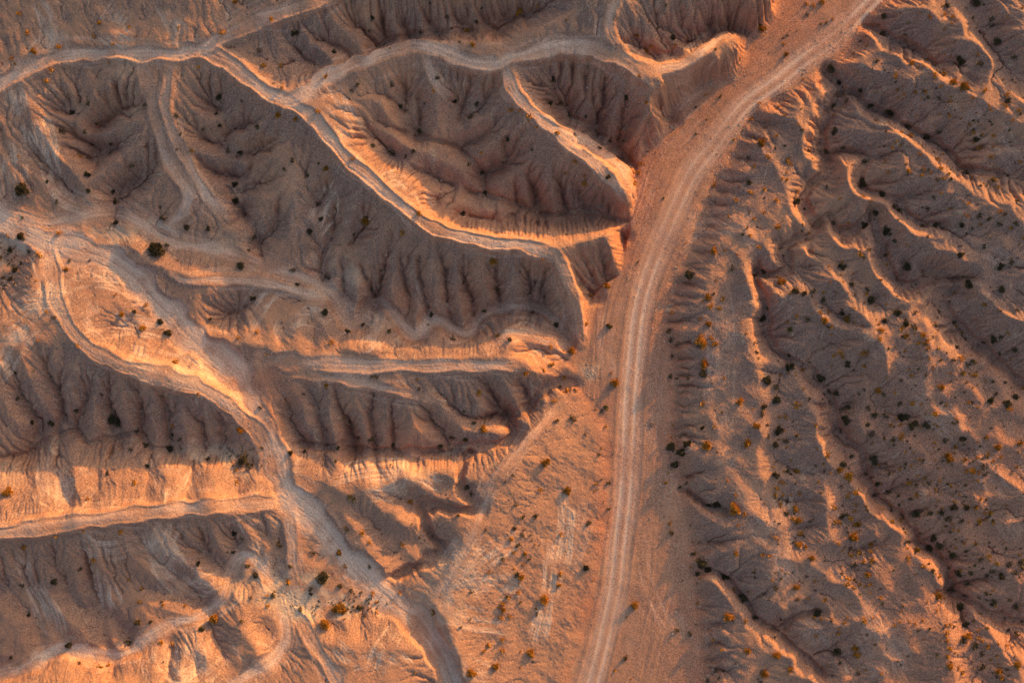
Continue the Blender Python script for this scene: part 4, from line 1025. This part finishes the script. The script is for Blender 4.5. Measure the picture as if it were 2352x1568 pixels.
(1599, 1004, """940 170 50d 915 210 50r 975 250 70r 1000 125 30d 1130 145 70d 1160 295 42d 930 310 24d 970 370 30r 1020 350 40r 1025 430 24r 1020 470 22r 835 110 36r 820 170 20r 885 450 30r 895 540 34r 925 500 40d 960 495 26d 990 525 28r 1025 555 46r 1000 630 60r 1110 680 40r 1110 735 36r 1035 735 34r 985 710 36d 985 745 30r 1065 790 24r 1110 790 36r 1010 820 30d 1095 880 46r 970 890 34r 1010 910 24d 965 945 36r 1035 940 30r 1075 950 20r 1110 935 24r 1110 990 18r 1000 960 24r 1075 1165 36r 1010 1340 46r 1025 1385 46r 895 1365 70d 1035 1500 30d 915 1440 24d 780 1130 50d 910 1250 32r 940 1185 24r 870 1165 24d 820 1035 36r 1355 285 40r 1405 305 30d 1480 300 30d 1460 258 22r 1555 280 22r 1425 150 28r 1370 180 20r 1335 92 20r 1225 235 22d 1610 130 60r 1700 140 36r 1765 215 46r 1720 210 30r 1800 225 26r 1840 185 36d 1890 150 24r 1945 125 24r 1925 62 46r 1860 110 30r 1790 130 28r 2065 30 40r 1650 60 30r 1230 355 30d 1290 375 26d 1410 365 30r 1130 375 30d 1545 410 18r 1650 410 24r 1640 445 50d 1720 445 50d 1790 445 40r 1560 480 40d 1480 480 36d 1400 490 55d 1320 505 36d 1690 530 30d 1610 520 36d 1880 490 30r 1895 545 26r 1800 545 36r 1840 490 24r 1630 555 30r 1640 585 20r 1670 590 20r 1245 535 28r 1250 455 24d 1325 600 24r 1345 665 34d 1490 700 70d 1545 690 60d 1510 640 50d 1430 615 24d 1640 745 60d 1410 720 50r 1350 770 30r 1450 820 30r 1510 855 36d 1545 890 24r 1670 870 45d 1745 855 40d 1805 770 34d 1870 765 30r 1915 795 34r 1945 885 50d 1900 860 40d 1850 880 30d 2000 810 40d 2070 805 40d 2030 855 36d 2080 790 30r 2075 840 30d 1540 1010 48r 1630 980 40d 1685 1080 60d 1740 950 36d 1720 1010 36d 1850 985 30d 1905 1040 28d 2035 1075 36d 2000 1040 24d 1720 1190 55d 1725 1265 60r 1765 1335 40d 1700 1290 36d 1590 1200 26r 1620 1195 24r 1590 1250 36r 1605 1300 30r 1615 1355 28r 1610 1405 26r 1620 1455 46r 1670 1470 26r 1800 1280 24r 1820 1300 24r 1860 1335 30r 1990 1235 28d 2055 1255 40d 1980 1330 26r 2050 1450 50r 1930 1490 50r 1950 1530 36r 1830 1380 30d 1820 1460 40d 1700 1500 36r 1880 1420 20r"""),
]
def leafmat(name, ca, cb):
    m, t, b = mat(name); b.inputs["Specular IOR Level"].default_value = .05
    oi = nd(t, "ShaderNodeObjectInfo"); ge = nd(t, "ShaderNodeNewGeometry")
    c = mixc(t, ge.outputs["Random Per Island"], ca, cb)
    mr = nd(t, "ShaderNodeMapRange"); t.links.new(oi.outputs["Random"], mr.inputs[0]); mr.inputs[3].default_value = .7; mr.inputs[4].default_value = 1.25
    v = nd(t, "ShaderNodeVectorMath", operation='SCALE'); t.links.new(c, v.inputs[0]); t.links.new(mr.outputs[0], v.inputs["Scale"])
    t.links.new(v.outputs[0], b.inputs["Base Color"]); return m
LEAF = {'r': leafmat("rusty_leaves", (.36, .15, .022), (.62, .29, .055)), 'd': leafmat("dark_leaves", (.062, .049, .029), (.165, .12, .06)),
        'g': leafmat("olive_leaves", (.10, .085, .03), (.22, .18, .07))}
TWIG, _t, _b = mat("grey_twigs"); _b.inputs["Base Color"].default_value = (.16, .11, .08, 1)

def foliage_geo(seed, nleaf, lumps, leaf):
    """leaf blades spread through an uneven dome of clumps, unit width"""
    r = np.random.default_rng(seed); cs = []
    for k in range(lumps):
        a = r.uniform(0, 2 * math.pi); q = math.sqrt(r.random()) * .34
        cs.append((q * math.cos(a), q * math.sin(a), r.uniform(.10, .34) * (1.15 - q), r.uniform(.11, .22)))
    V = []; F = []
    for k in range(nleaf):
        cx, cy, cz, cr = cs[r.integers(lumps)]
        d = r.standard_normal(3); d /= np.linalg.norm(d); rr = cr * r.random()**.4
        p = np.array([cx, cy, cz]) + d * rr * np.array([1, 1, .8]); p[2] = max(p[2], .01)
        u = d + r.standard_normal(3) * .6; u[2] += .25; u /= np.linalg.norm(u); w = np.cross(u, r.standard_normal(3)); w /= np.linalg.norm(w) + 1e-9
        L = leaf * r.uniform(.6, 1.3); B = L * .42
        n = len(V); V += [p - w * B * .4, p + u * L * .5 - w * B, p + u * L, p + u * L * .5 + w * B]; F.append((n, n + 1, n + 2, n + 3))
    return np.array(V), F, cs
def twig_geo(seed, cs):
    r = np.random.default_rng(seed); V = []; F = []
    for cx, cy, cz, cr in cs:
        pts = [np.array([cx * .12, cy * .12, -.06]), np.array([cx * .55, cy * .55, cz * .55]) + r.normal(0, .02, 3), np.array([cx, cy, cz + cr * .5])]
        n = len(V)
        for k, p in enumerate(pts):
            rad = (.016, .011, .004)[k]
            V += [p + np.array([math.cos(t) * rad, math.sin(t) * rad, 0]) for t in (0, 2.09, 4.19)]
        for k in (0, 1):
            for j in range(3): F.append((n + 3 * k + j, n + 3 * k + (j + 1) % 3, n + 3 * k + 3 + (j + 1) % 3, n + 3 * k + 3 + j))
    return np.array(V), F
def pymesh(name, V, F, m):
    me = bpy.data.meshes.new(name); me.from_pydata([tuple(v) for v in V], [], F); me.materials.append(m); return me
BIGF = {}; BIGT = []; SMALLF = {}
for k in range(4):
    V, F, cs = foliage_geo(100 + k, 1700, 12, .08); tv, tf = twig_geo(200 + k, cs)
    BIGT.append(pymesh("branches", tv, tf, TWIG))
    for c in 'rdg': BIGF[c, k] = pymesh("foliage", V, F, LEAF[c])
SG = [foliage_geo(300 + k, 210, 7, .16) for k in range(6)]
for k in range(6):
    for c in 'rdg': SMALLF[c, k] = pymesh("desert_shrub", SG[k][0], SG[k][1], LEAF[c])

PLACES = """40 40|above the upper left rim track
260 70|on the plateau above the rim track
470 60|by the top left track fork
620 70|below the track to the top edge
700 100|in the hollow under the top edge
850 70|in the gully below the top edge
1050 60|in the long gully under the top edge
1230 30|on the sunlit knoll at the top
660 165|inside the upper track fork
760 170|on the track leaving the fork
640 265|just below the upper track fork
730 260|on the slope beside the forked track
100 180|just below the upper left rim track
170 260|in the western gully below the rim track
130 310|on the scuffed spur at the left
200 370|in the western gully's lower end
300 320|on the slope left of the double track
60 440|by the bend near the left edge
250 460|where the western gully meets the path
390 500|on the sandy path below the double track
410 320|along the double track
440 350|right of the double track
502 250|in the gully right of the double track
545 400|in the lower gully beyond the double track
580 290|on the slope under the rim ridge
450 530|at the foot of the double track
650 370|on the broad shaded slope
720 400|in the gully under the rim ridge
745 385|on the shaded slope beside the ridge road
710 520|in the small gully above the path
840 510|below the ridge road's lower bend
930 540|just below the ridge road
960 490|on the ridge road's sunlit bank
810 210|at the head of the central hollow
900 240|in the central hollow's upper gully
1040 230|in the gully below the upper ridge
1100 240|in the central hollow's right gully
960 300|deep in the central hollow
940 350|at the foot of the central sunlit slope
1110 380|on the central hollow floor
1165 320|in the oval gully below the spur
1110 445|near the central hollow's outlet
1070 490|by the mound in the central hollow
1190 260|on the middle spur tracks
1270 190|at the head of the eastern hollow
1290 240|in the eastern hollow's left gully
1390 210|in the eastern hollow
1380 330|on the lower eastern hollow slope
1340 390|on the spur track's lower end
1440 420|at the foot of the red cliff
1470 80|between the sunlit spurs at the top
1545 100|beside the trail to the promontory
1748 68|at the foot of the cliff promontory
1805 125|in the open wash near the top
1860 10|in the wash at the top edge
1745 330|on the narrow plateau right of the wash
1720 420|on the plateau's tyre rings
1800 370|on the plateau above the right gully
1760 520|on the plateau's shoulder near the rings
1905 155|at the mouth of the right gully
1925 225|in the right gully near its mouth
1910 320|in the right gully's middle reach
1840 460|in the right gully's bend
2025 65|in the top right side gully
2020 150|on the first spur right of the road
2120 40|on the top right crest
2090 170|on the crest below the top right gully
2200 200|on the rusty shrub crest, upper right
2290 60|in the canyon at the top right
2330 220|on the far right crest
2030 250|in the narrow gully below the crest
2120 225|on the slope below the rusty crest
2090 310|along the second gully, right side
2180 320|on the slope near the right edge
2060 390|on the ridge between the right gullies
2150 380|on the flat crest at upper right
2240 320|on the smooth slope at upper right
1985 430|in the side gully below the ridge
2060 480|in the long gully's head
2180 490|in the shallow upper right valley
2290 430|on the far right slope
2320 510|along the far right gully
25 620|in the white sandy hollow
90 580|by the trunk track near the left edge
365 580|beside the white scraped patch
150 620|on the bank beside the sunlit ridge track
280 720|on the sunlit bowl between two tracks
380 750|against the trunk track's left bank
560 610|along the low rise by the path
690 660|on the pale low-rise path
580 690|in the small valley below the rise
750 720|on the rise above the sunlit ridge
480 735|just right of the trunk track
570 770|on the sunlit face of the ridge
90 730|on the sunlit tracks at left
180 790|on the sunlit ridge track
400 830|in the sunlit triangle of tracks
460 905|on the ridge track's shaded edge
750 585|at the foot of the broad shaded slope
860 660|under the fluted shaded slope
1120 610|high on the fluted slope
1150 670|low on the fluted slope
990 725|on the winding path
820 760|in the hollow north of the ridge track
900 760|beside the winding path
1045 780|on the rise by the winding path
1270 745|where the path bends to the wash
1150 780|on the crest above the ridge track
1265 800|at the ridge's eastern foot
1245 840|on the ridge's eastern end
1300 870|on the fan at the ridge's foot
740 890|on the straight ridge track
860 870|on the narrow slanting track
960 890|on the slanting track's lower end
1100 900|on the fluted spurs below the ridge
620 920|just east of the track junction
800 970|among the comb gullies
820 1020|along the meandering gully
1050 1010|at the gully's bend
1115 985|on the rounded nose by the gully
1020 1020|in the gully north of the nose
1395 670|at the end of the rim track
1345 700|on the fan below the cliffs
1400 745|on the open ground left of road
1410 880|close to the main road's left side
1395 940|on the flats left of road
1320 960|on the crest beside the wash
1600 580|on the right bluff's upper end
1585 630|at the foot of the right bluff
1630 690|on the right bluff's middle
1600 790|on the right bluff above its foot
1545 780|at the right bluff's foot
1545 850|hard against the right bluff
1660 700|on the plateau above the bluff
1615 850|above the bluff's flutes
1610 920|on the bluff's lower middle
1620 1000|on the plateau's lower part
1690 600|on the plateau edge by the gully
1740 630|in the gully below the sunlit shoulder
1735 700|on the sunlit shoulder
1755 720|under the sunlit shoulder
1730 810|on the shoulder's lower end
1810 840|at the dark gully confluence
1780 880|in the shrubby gully below the confluence
1830 660|in the slope gully full of shrubs
1800 740|on the slope right of the shoulder
1780 930|in the shrubby gully, upper part
1790 1000|in the shrubby gully, lower part
1700 920|on the plateau beside the shrubby gully
1715 1010|at the orange knoll
1830 950|on the slope east of the shrubby gully
1890 590|along the upper orange ridge
1940 610|in the gully beside the orange ridge
1950 700|on the brown slope below the ridge
2000 680|in the long shrubby gully
2025 740|at the long shrubby gully's end
2080 650|on the zigzag orange ridge
2085 610|beside the zigzag ridge
2080 760|in the gully below the zigzag ridge
2120 780|on the zigzag ridge's lower bend
2030 530|on the ridge above the looping channel
2080 600|beside the looping channel
2225 655|inside the channel loop
2210 590|on the bank above the loop
2290 610|in the valley near the right edge
2260 700|on the slope right of the loop
2190 740|along the wide channel, upper part
2200 830|along the wide channel's left bank
2215 860|at the zigzag ridge's foot
2280 780|on the slope at the right edge
2320 900|by the channel near right edge
2300 920|on the lower right orange ridge
1920 800|on the open brown slope
1990 820|in the middle of the brown slope
1945 840|on the brown slope's stony rise
2020 900|on the brown slope's lower part
2160 890|on the wide smooth slope
1920 905|in the gully under the brown slope
1950 970|at the shady hollow
2020 960|in the row of dark shrubs
2090 975|at the dark row's right end
2100 930|on the slope above the dark row
2010 1010|below the row of dark shrubs
2200 1000|on the shrubby slope at right
2280 1020|by the slope near right edge
20 1130|at the sunlit knob, left edge
110 965|in the lower left gully
265 965|on the grey bowl's floor
180 975|in the grey bowl's left gully
250 1080|on the sunlit lower left face
330 1070|above the sunlit lower left face
395 1030|in the valley beside the sand patch
560 1060|on the white sand patch
480 1050|at the edge of the white sand
545 1110|above the straight lower left track
190 1218|below the straight lower left track
280 1222|on the lower left track's edge
55 1260|on the slope at the left edge
215 1290|on the grey lower left slope
125 1335|in the grey slope's gully
60 1400|near the bottom left corner
370 1385|on the lower grey slope
330 1425|where the grey slope meets the path
455 1295|in the rutted hollow
535 1250|in the dark hollow under the track
590 1310|in the sandy loop
635 1250|on the scuffed descent
660 1330|near the sandy junction
740 1325|on the trunk track's left flat
630 1370|in the sandy hollow
700 1400|along the sandy hollow's edge
490 1425|beside the sandy path's bend
380 1475|on the slope by the bottom path
160 1490|on the bottom left path
230 1535|at the bottom edge, left side
560 1430|on the sunlit hill at the bottom
745 1430|at the sunlit hill's left end
680 1045|right of the trunk track's bend
790 1060|north of the tyre loops
803 1140|on the sunlit flat with tyre loops
800 1220|along the trunk track's right bank
780 1270|on the trunk track's left bank
850 1360|at the trunk track's left side
930 1250|on the low nose by the channel
950 1150|in the dark channel bend
1060 1130|along the dark channel
1050 1185|by the channel's east bend
920 1360|at the trunk track's dark bank
990 1405|on the bank shadow
1255 1060|on the crest's shaded hollow
1170 1100|on the crest's upper path
1200 1190|on the apron's upper part
1190 1260|on the apron's row of shrubs
1190 1320|on the apron's middle
1160 1410|in the ring of apron shrubs
1250 1375|on the flat below the apron
1150 1480|on the lower apron
1130 1550|at the bottom of the apron
1300 1130|on the flats beside the wash
1290 1230|on the flats' middle
1285 1330|on the flats' lower part
1215 1500|at the bottom of the flats
1400 1110|on the wash's stony left edge
1345 1305|left of the main road, lower down
1460 1390|right of the main road, lower down
1435 1510|by the road's right verge
1540 1220|in the wash's right half
1555 1450|near the right wash edge
1550 1030|in the dark thicket under the bluff
1620 1020|beside the dark thicket
1570 1115|at the small gully's mouth
1660 1160|in the small gully's head
1690 1170|at the gully head above the wash
1690 1190|beside the big rusty bush
1690 1280|on the smooth rise
1610 1300|at the big gully's mouth
1680 1330|in the big gully's lower part
1720 1370|on the big gully's bank
1670 1420|on the pale ridge's slope
1715 1500|on the rilled slope at the bottom
1780 1500|on the sunlit pale ridge
1640 1545|by the bottom of the rilled slope
1770 1440|in the forked gully
1820 1350|on the slope above the forked gully
1880 1400|in the forked gully's right arm
1760 1280|on the tracked plateau
1830 1260|at the tracked plateau's edge
1835 1200|in the shrub row, lower part
1800 1180|in the shrub row, upper part
1785 1100|in the shrub row's top
1850 1090|right of the shrub row
1860 1160|on the smooth slope right of the row
1910 1050|on the narrow sunlit ridge
1935 1080|beside the narrow sunlit ridge
1945 1140|below the narrow ridge's bend
1930 1190|in the gully by the sunlit ridge
1960 1230|along the gully between the ridges
1990 1260|on the gully's right side
1975 1290|low in the gully between ridges
1960 1340|at the gully's lower end
1990 1330|right of the gully's lower end
1985 1430|on the plain below the gully
1960 1490|near the bottom, right half
1925 1450|on the gully bank near the bottom
2010 1055|in the shrub patch by the channel
2020 1120|on the wide channel's bank
2090 1060|on the shrubby slope's left part
2090 1110|on the middle of the shrubby slope
2180 1060|among the orange shrubs at right
2260 1060|right of the orange shrubs
2140 1160|in the dark belt of shrubs
2210 1180|in the belt of shrubs, right part
2260 1185|at the right end of the belt
2060 1180|beside the channel's bend
2080 1240|on the ridge by the channel
2140 1255|in the dark clump by the channel
2190 1270|just past the dark clump
2110 1270|on the ridge's shaded side
2130 1305|on the ridge's lower shoulder
2200 1320|on the slope past the channel
2260 1290|on the dark slope at right
2320 1300|in the clump at the right edge
2160 1370|at the ridge's low point
2205 1390|in the channel past the ridge
2250 1370|on the slope below the clump
2180 1450|on the bottom right sunlit ridge
2215 1450|in the valley by the sunlit ridge
2265 1480|on the slope at the bottom right
2330 1460|near the bottom right corner
2300 1540|at the bottom right corner"""
PL = [(float(a.split()[0]), float(a.split()[1]), b) for a, b in (l.split("|") for l in PLACES.splitlines())]
ALLS = []
for ox, oy, txt in SHEETS:
    t = txt.split()
    for k in range(0, len(t), 3):
        ALLS.append((ox + float(t[k]) / 2.779, oy + float(t[k + 1]) / 2.779, float(t[k + 2][:-1]), t[k + 2][-1]))
ALLS.sort(key=lambda s: -s[2])
inside = [s for s in ALLS if 3 < s[0] < 2349 and 3 < s[1] < 1565]
IND, REST = inside[:300], inside[300:]
def ground_at(vx, vy):
    x, y = vworld([(vx, vy)], [0.]); z = height(x[0], y[0])
    for _ in range(3):
        x, y = vworld([(vx, vy)], [z]); z = height(x[0], y[0])
    return x[0], y[0], z
CW = {'r': 'rusty orange', 'd': 'dark', 'g': 'olive green'}
def sizeword(s): return 'very large' if s >= 80 else 'large' if s >= 58 else 'bushy' if s >= 44 else 'mid-sized' if s >= 36 else 'small'
groups = {}
for s in IND:
    p = min(PL, key=lambda q: (q[0] - s[0])**2 + (q[1] - s[1])**2)[2]
    groups.setdefault((sizeword(s[2]), s[3], p), []).append(s)
ORD = ["topmost", "second from the top", "third from the top", "fourth from the top", "fifth from the top", "sixth from the top", "seventh from the top", "eighth from the top"]
LAB = {}
for (sw, c, p), L in groups.items():
    L.sort(key=lambda s: s[1])
    for k, s in enumerate(L):
        if len(L) == 1: lab = "%s %s shrub %s" % (sw, CW[c], p)
        elif len(L) == 2:
            if abs(L[0][0] - L[1][0]) > abs(L[0][1] - L[1][1]): w = "left" if s[0] == min(q[0] for q in L) else "right"
            else: w = ("upper", "lower")[k]
            lab = "%s of two %s %s shrubs %s" % (w, sw, CW[c], p)
        else: lab = "%s %s %s shrub %s" % ("lowest" if k == len(L) - 1 else ORD[k], sw, CW[c], p)
        LAB[id(s)] = lab
SZ = U / 2.779 * 1.0
for n, s in enumerate(IND):
    x, y, z = ground_at(s[0], s[1]); w = s[2] * SZ * (.78 if s[3] == 'd' and s[0] < 1400 and s[2] < 75 else 1.05 if s[0] > 1500 and s[2] < 70 else .95); k = n % 4
    rot = random.uniform(0, 6.28); sc = (w * random.uniform(.9, 1.15), w * random.uniform(.9, 1.15), w * random.uniform(.75, 1.05))
    if s[2] >= 44:
        o = bpy.data.objects.new("desert_shrub", None); COL.objects.link(o); o.empty_display_size = .2
        for nm, me in (("foliage", BIGF[s[3], k]), ("branches", BIGT[k])):
            c = bpy.data.objects.new(nm, me); COL.objects.link(c); c.parent = o
    else:
        o = bpy.data.objects.new("desert_shrub", SMALLF[s[3], n % 6]); COL.objects.link(o)
    o.location = (x, y, z - .02); o.rotation_euler = (0, 0, rot); o.scale = sc
    o["label"] = LAB[id(s)]; o["category"] = "shrub"; o["group"] = "desert shrubs scattered over the badlands"

# the rest of the scrub: hundreds of seedlings and tussocks, one object
extra = []
for s in REST: extra.append(s)
ey = [(-60 + random.random() * 2480, -40 + random.random() * 1650) for _ in range(11000)]
BELTS = [(2150, 1160, 130, 45, 1.), (2120, 985, 110, 30, .9), (2230, 1060, 90, 45, .8), (2010, 690, 110, 60, .6), (1960, 1250, 28, 110, .8), (1800, 1080, 28, 150, .8), (2260, 1290, 90, 60, .7),
         (2200, 1390, 90, 60, .6), (1900, 660, 110, 40, .5), (2140, 230, 110, 40, .5), (2250, 270, 80, 50, .5), (2200, 420, 160, 60, .35), (2130, 800, 60, 60, .4), (2230, 900, 50, 70, .5), (2090, 1090, 150, 60, .5),
         (1200, 1300, 40, 160, .35), (1390, 1100, 30, 260, .35), (1545, 900, 14, 180, .4), (560, 1050, 40, 20, 1.), (830, 1380, 40, 16, 1.), (20, 610, 40, 60, .9), (800, 1395, 60, 16, .8), (1700, 1380, 70, 50, .3), (1590, 1300, 14, 200, .35)]
for vx, vy in ey:
    pr = (.02 if vx > 1350 else .007) + (.22 if vx > 1780 else 0) + (.06 if 1560 < vx <= 1780 else 0)
    for bx, by, rx, ry, a in BELTS:
        r = ((vx - bx) / rx)**2 + ((vy - by) / ry)**2
        if r < 4: pr += a * math.exp(-r)
    gx_, gy_ = (vx - 1176) * U, (784 - vy) * U; ci = int((gx_ + XH) / (2 * XH) * (NX - 1)); cj = int((gy_ + YH) / (2 * YH) * (NY - 1))
    if own[min(max(cj, 0), NY - 1), min(max(ci, 0), NX - 1)] not in (0, 2): continue
    if random.random() < pr: extra.append((vx, vy, random.choice([9, 11, 13, 15, 18, 22]), random.choices('rdg', (.5, .42, .08))[0]))
for bx, by, rx, ry, a in BELTS[18:22]:
    for _ in range(34): extra.append((random.gauss(bx, rx * .6), random.gauss(by, ry * .6), random.choice([8, 10, 12, 16]), 'd'))
for c, nm, lab in (('r', "scattered_scrub", "tiny rusty tussocks strewn over the slopes"), ('d', "scattered_brush", "tiny dark brush clumps strewn along gullies and slopes"), ('g', "scattered_seedlings", "tiny olive seedlings dotted over the slopes")):
    VV = []; FF = []; n = 0
    tiny = [foliage_geo(500 + k, 46, 4, .26) for k in range(5)]
    for q, s in enumerate(e for e in extra if e[3] == c):
        x, y, z = ground_at(s[0], s[1]); w = s[2] * SZ * random.uniform(1.0, 1.35); a = random.uniform(0, 6.28)
        v, f, _ = tiny[q % 5]; ca, sa = math.cos(a) * w, math.sin(a) * w
        VV.append(np.stack([v[:, 0] * ca - v[:, 1] * sa + x, v[:, 0] * sa + v[:, 1] * ca + y, v[:, 2] * w * .9 + z - .02], 1)); FF.append(np.array(f) + n); n += len(v)
    if n:
        o = bpy.data.objects.new(nm, pymesh(nm, np.vstack(VV), np.vstack(FF).tolist(), LEAF[c])); COL.objects.link(o)
        o["kind"] = "stuff"; o["label"] = lab; o["category"] = "scrub"

# ------------------------------------------------------------------ 6. stones, tyres
STONE, t_, b_ = mat("pale_stone"); ge_ = nd(t_, "ShaderNodeNewGeometry")
t_.links.new(mixc(t_, ge_.outputs["Random Per Island"], (.26, .17, .12), (.58, .47, .40)), b_.inputs["Base Color"])
def stone(seed, r, x, y, z):
    q = np.random.default_rng(seed); V = []; F = []
    for k, (rad, zz) in enumerate(((.9, -.25), (1, .15), (.6, .55))):
        for j in range(6):
            a = j * math.pi / 3 + k * .3; e = q.uniform(.75, 1.2); V.append((x + math.cos(a) * rad * r * e, y + math.sin(a) * rad * r * e * .8, z + zz * r * q.uniform(.8, 1.1)))
    V.append((x, y, z + .68 * r))
    for k in (0, 1):
        for j in range(6): F.append((k * 6 + j, k * 6 + (j + 1) % 6, k * 6 + 6 + (j + 1) % 6, k * 6 + 6 + j))
    for j in range(6): F.append((12 + j, 12 + (j + 1) % 6, 18))
    return V, F
VV = []; FF = []
def addstone(vx, vy, r):
    x, y, z = ground_at(vx, vy); v, f = stone(len(VV), r, x, y, z)
    n = len(VV); VV.extend(v); FF.extend([tuple(i + n for i in g) for g in f])
for _ in range(1500): addstone(random.uniform(-40, 2400), random.uniform(-30, 1600), random.choice([.05, .06, .07, .09, .12]))
for _ in range(900):                                              # the wash floor and the foot of the banks
    k = random.randrange(len(WASH_R) - 1); u = random.random(); a = WASH_R[k] * (1 - u) + WASH_R[k + 1] * u
    addstone(a[0] - abs(random.gauss(0, 26)) + 6, a[1] + random.gauss(0, 6), random.choice([.05, .07, .09, .12, .17]))
for _ in range(420):
    k = random.randrange(len(WASH_L) - 1); u = random.random(); a = WASH_L[k] * (1 - u) + WASH_L[k + 1] * u
    addstone(a[0] + abs(random.gauss(0, 20)) - 4, a[1] + random.gauss(0, 6), random.choice([.05, .07, .09, .13]))
for cx, cy, n, sp in ((1612, 1470, 90, 16), (1735, 680, 30, 10), (1785, 800, 30, 12), (1900, 420, 40, 14), (1540, 292, 24, 5), (1695, 165, 60, 12), (1360, 855, 50, 8), (640, 850, 60, 40), (1840, 845, 30, 10)):
    for _ in range(n): addstone(random.gauss(cx, sp), random.gauss(cy, sp * 1.3), random.choice([.05, .07, .1, .14]))
o = bpy.data.objects.new("scattered_stones", pymesh("scattered_stones", VV, FF, STONE)); COL.objects.link(o)
o["kind"] = "stuff"; o["label"] = "loose pale stones strewn over wash and slopes"; o["category"] = "stones"

def tyre_mesh(name, R, r, m):
    V = []; F = []; N, M = 28, 10
    for i in range(N):
        a = 2 * math.pi * i / N
        for j in range(M):
            b = 2 * math.pi * j / M; sq = max(abs(math.cos(b)), abs(math.sin(b)))**.5
            rr = R + r * math.cos(b) / sq * (1 + (.05 if i % 2 and math.cos(b) > .6 else 0)); V.append((rr * math.cos(a), rr * math.sin(a), r * 1.1 * math.sin(b) / sq + r))
    for i in range(N):
        for j in range(M): F.append((i * M + j, (i + 1) % N * M + j, (i + 1) % N * M + (j + 1) % M, i * M + (j + 1) % M))
    me = pymesh(name, V, F, m); me.polygons.foreach_set("use_smooth", np.ones(len(F), bool)); return me
DUST, t_, b_ = mat("dusty_rubber"); b_.inputs["Base Color"].default_value = (.25, .165, .125, 1)
WHITE, t_, b_ = mat("white_paint"); b_.inputs["Base Color"].default_value = (.75, .71, .66, 1); b_.inputs["Roughness"].default_value = .6
for vx, vy, R, r, m, lab in ((1498, 974, .27, .11, DUST, "dusty old tyre lying flat in the wash right of the road"), (1350, 201, .13, .06, WHITE, "small white ring lying in the shaded eastern hollow")):
    x, y, z = ground_at(vx, vy); o = bpy.data.objects.new("discarded_tyre", tyre_mesh("discarded_tyre", R, r, m)); COL.objects.link(o)
    o.location = (x, y, z - .02); o.rotation_euler = (.05, .08, .4); o["label"] = lab; o["category"] = "tyre"
# a few rocks big enough to tell apart
for n, (vx, vy, r, lab) in enumerate(((1542, 293, .42, "dark fallen rock at the foot of the notched cliff"), (1549, 297, .3, "smaller pale rock beside the dark fallen rock"), (1606, 1392, .3, "bluish pale boulder at the right edge of the wash"),
        (1545, 1456, .28, "pale boulder in the lower wash near the right bank"), (1361, 852, .2, "pale grey rock in the stony patch left of the road"), (1367, 858, .17, "lower pale grey rock in the stony patch left of road"),
        (932, 1310, .17, "pale rock in the channel bottom near the trunk track"), (995, 1160, .22, "pinkish pale boulder in the dark channel bend"))):
    x, y, z = ground_at(vx, vy); v, f = stone(900 + n, r, 0, 0, 0); me = pymesh("rock", v, f, STONE); o = bpy.data.objects.new("rock", me); COL.objects.link(o)
    bv = o.modifiers.new("bevel", 'BEVEL'); bv.width = r * .12; bv.segments = 2
    o.location = (x, y, z); o["label"] = lab; o["category"] = "rock"
# ground beyond the survey, reaching the horizon
rim = [(x, -YH) for x in np.linspace(-XH, XH, 180)] + [(XH, y) for y in np.linspace(-YH, YH, 124)[1:]] + [(x, YH) for x in np.linspace(XH, -XH, 180)[1:]] + [(-XH, y) for y in np.linspace(YH, -YH, 124)[1:-1]]
n = len(rim); g = []; f = []; scs = [1, 1.03, 1.07, 1.12, 1.18, 1.26, 1.36, 1.5, 1.7, 2, 2.5, 3.2, 4.5, 7, 14]
edge = np.array([height(min(max(x, -XH + .2), XH - .2), min(max(y, -YH + .2), YH - .2)) for x, y in rim])
for k, sc in enumerate(scs):
    e = edge.copy(); w = 1 + 4 * k
    kk = np.hanning(2 * w + 3); kk /= kk.sum(); e = np.convolve(np.concatenate([e[-w - 1:], e, e[:w + 1]]), kk, 'valid') if k else e
    fade = max(0, 1 - (sc - 1) / 2.2)
    for j, (x, y) in enumerate(rim):
        b = (.9 * math.sin(x * sc * .11 + 1.3 * math.sin(y * sc * .05)) + .7 * math.sin(y * sc * .13 + x * sc * .07)) * min(1, (sc - 1) * 8)
        g.append((x * sc, y * sc, (e[j] if k else edge[j] - .04) * fade + 3 * (1 - fade) + b))
for k in range(len(scs) - 1):
    for j in range(n): f.append((k * n + j, (k + 1) * n + j, (k + 1) * n + (j + 1) % n, k * n + (j + 1) % n))
me = pymesh("desert_ground", g, f, SOIL); me.polygons.foreach_set("use_smooth", np.ones(len(f), bool))
ca = me.color_attributes.new("tint", 'FLOAT_COLOR', 'POINT'); ca.data.foreach_set("color", np.tile([0., .1, .55, 0.], len(g)).astype(np.float32))
o = bpy.data.objects.new("desert_ground", me); COL.objects.link(o)
o["kind"] = "structure"; o["label"] = "open desert ground stretching away beyond the badlands"; o["category"] = "ground"
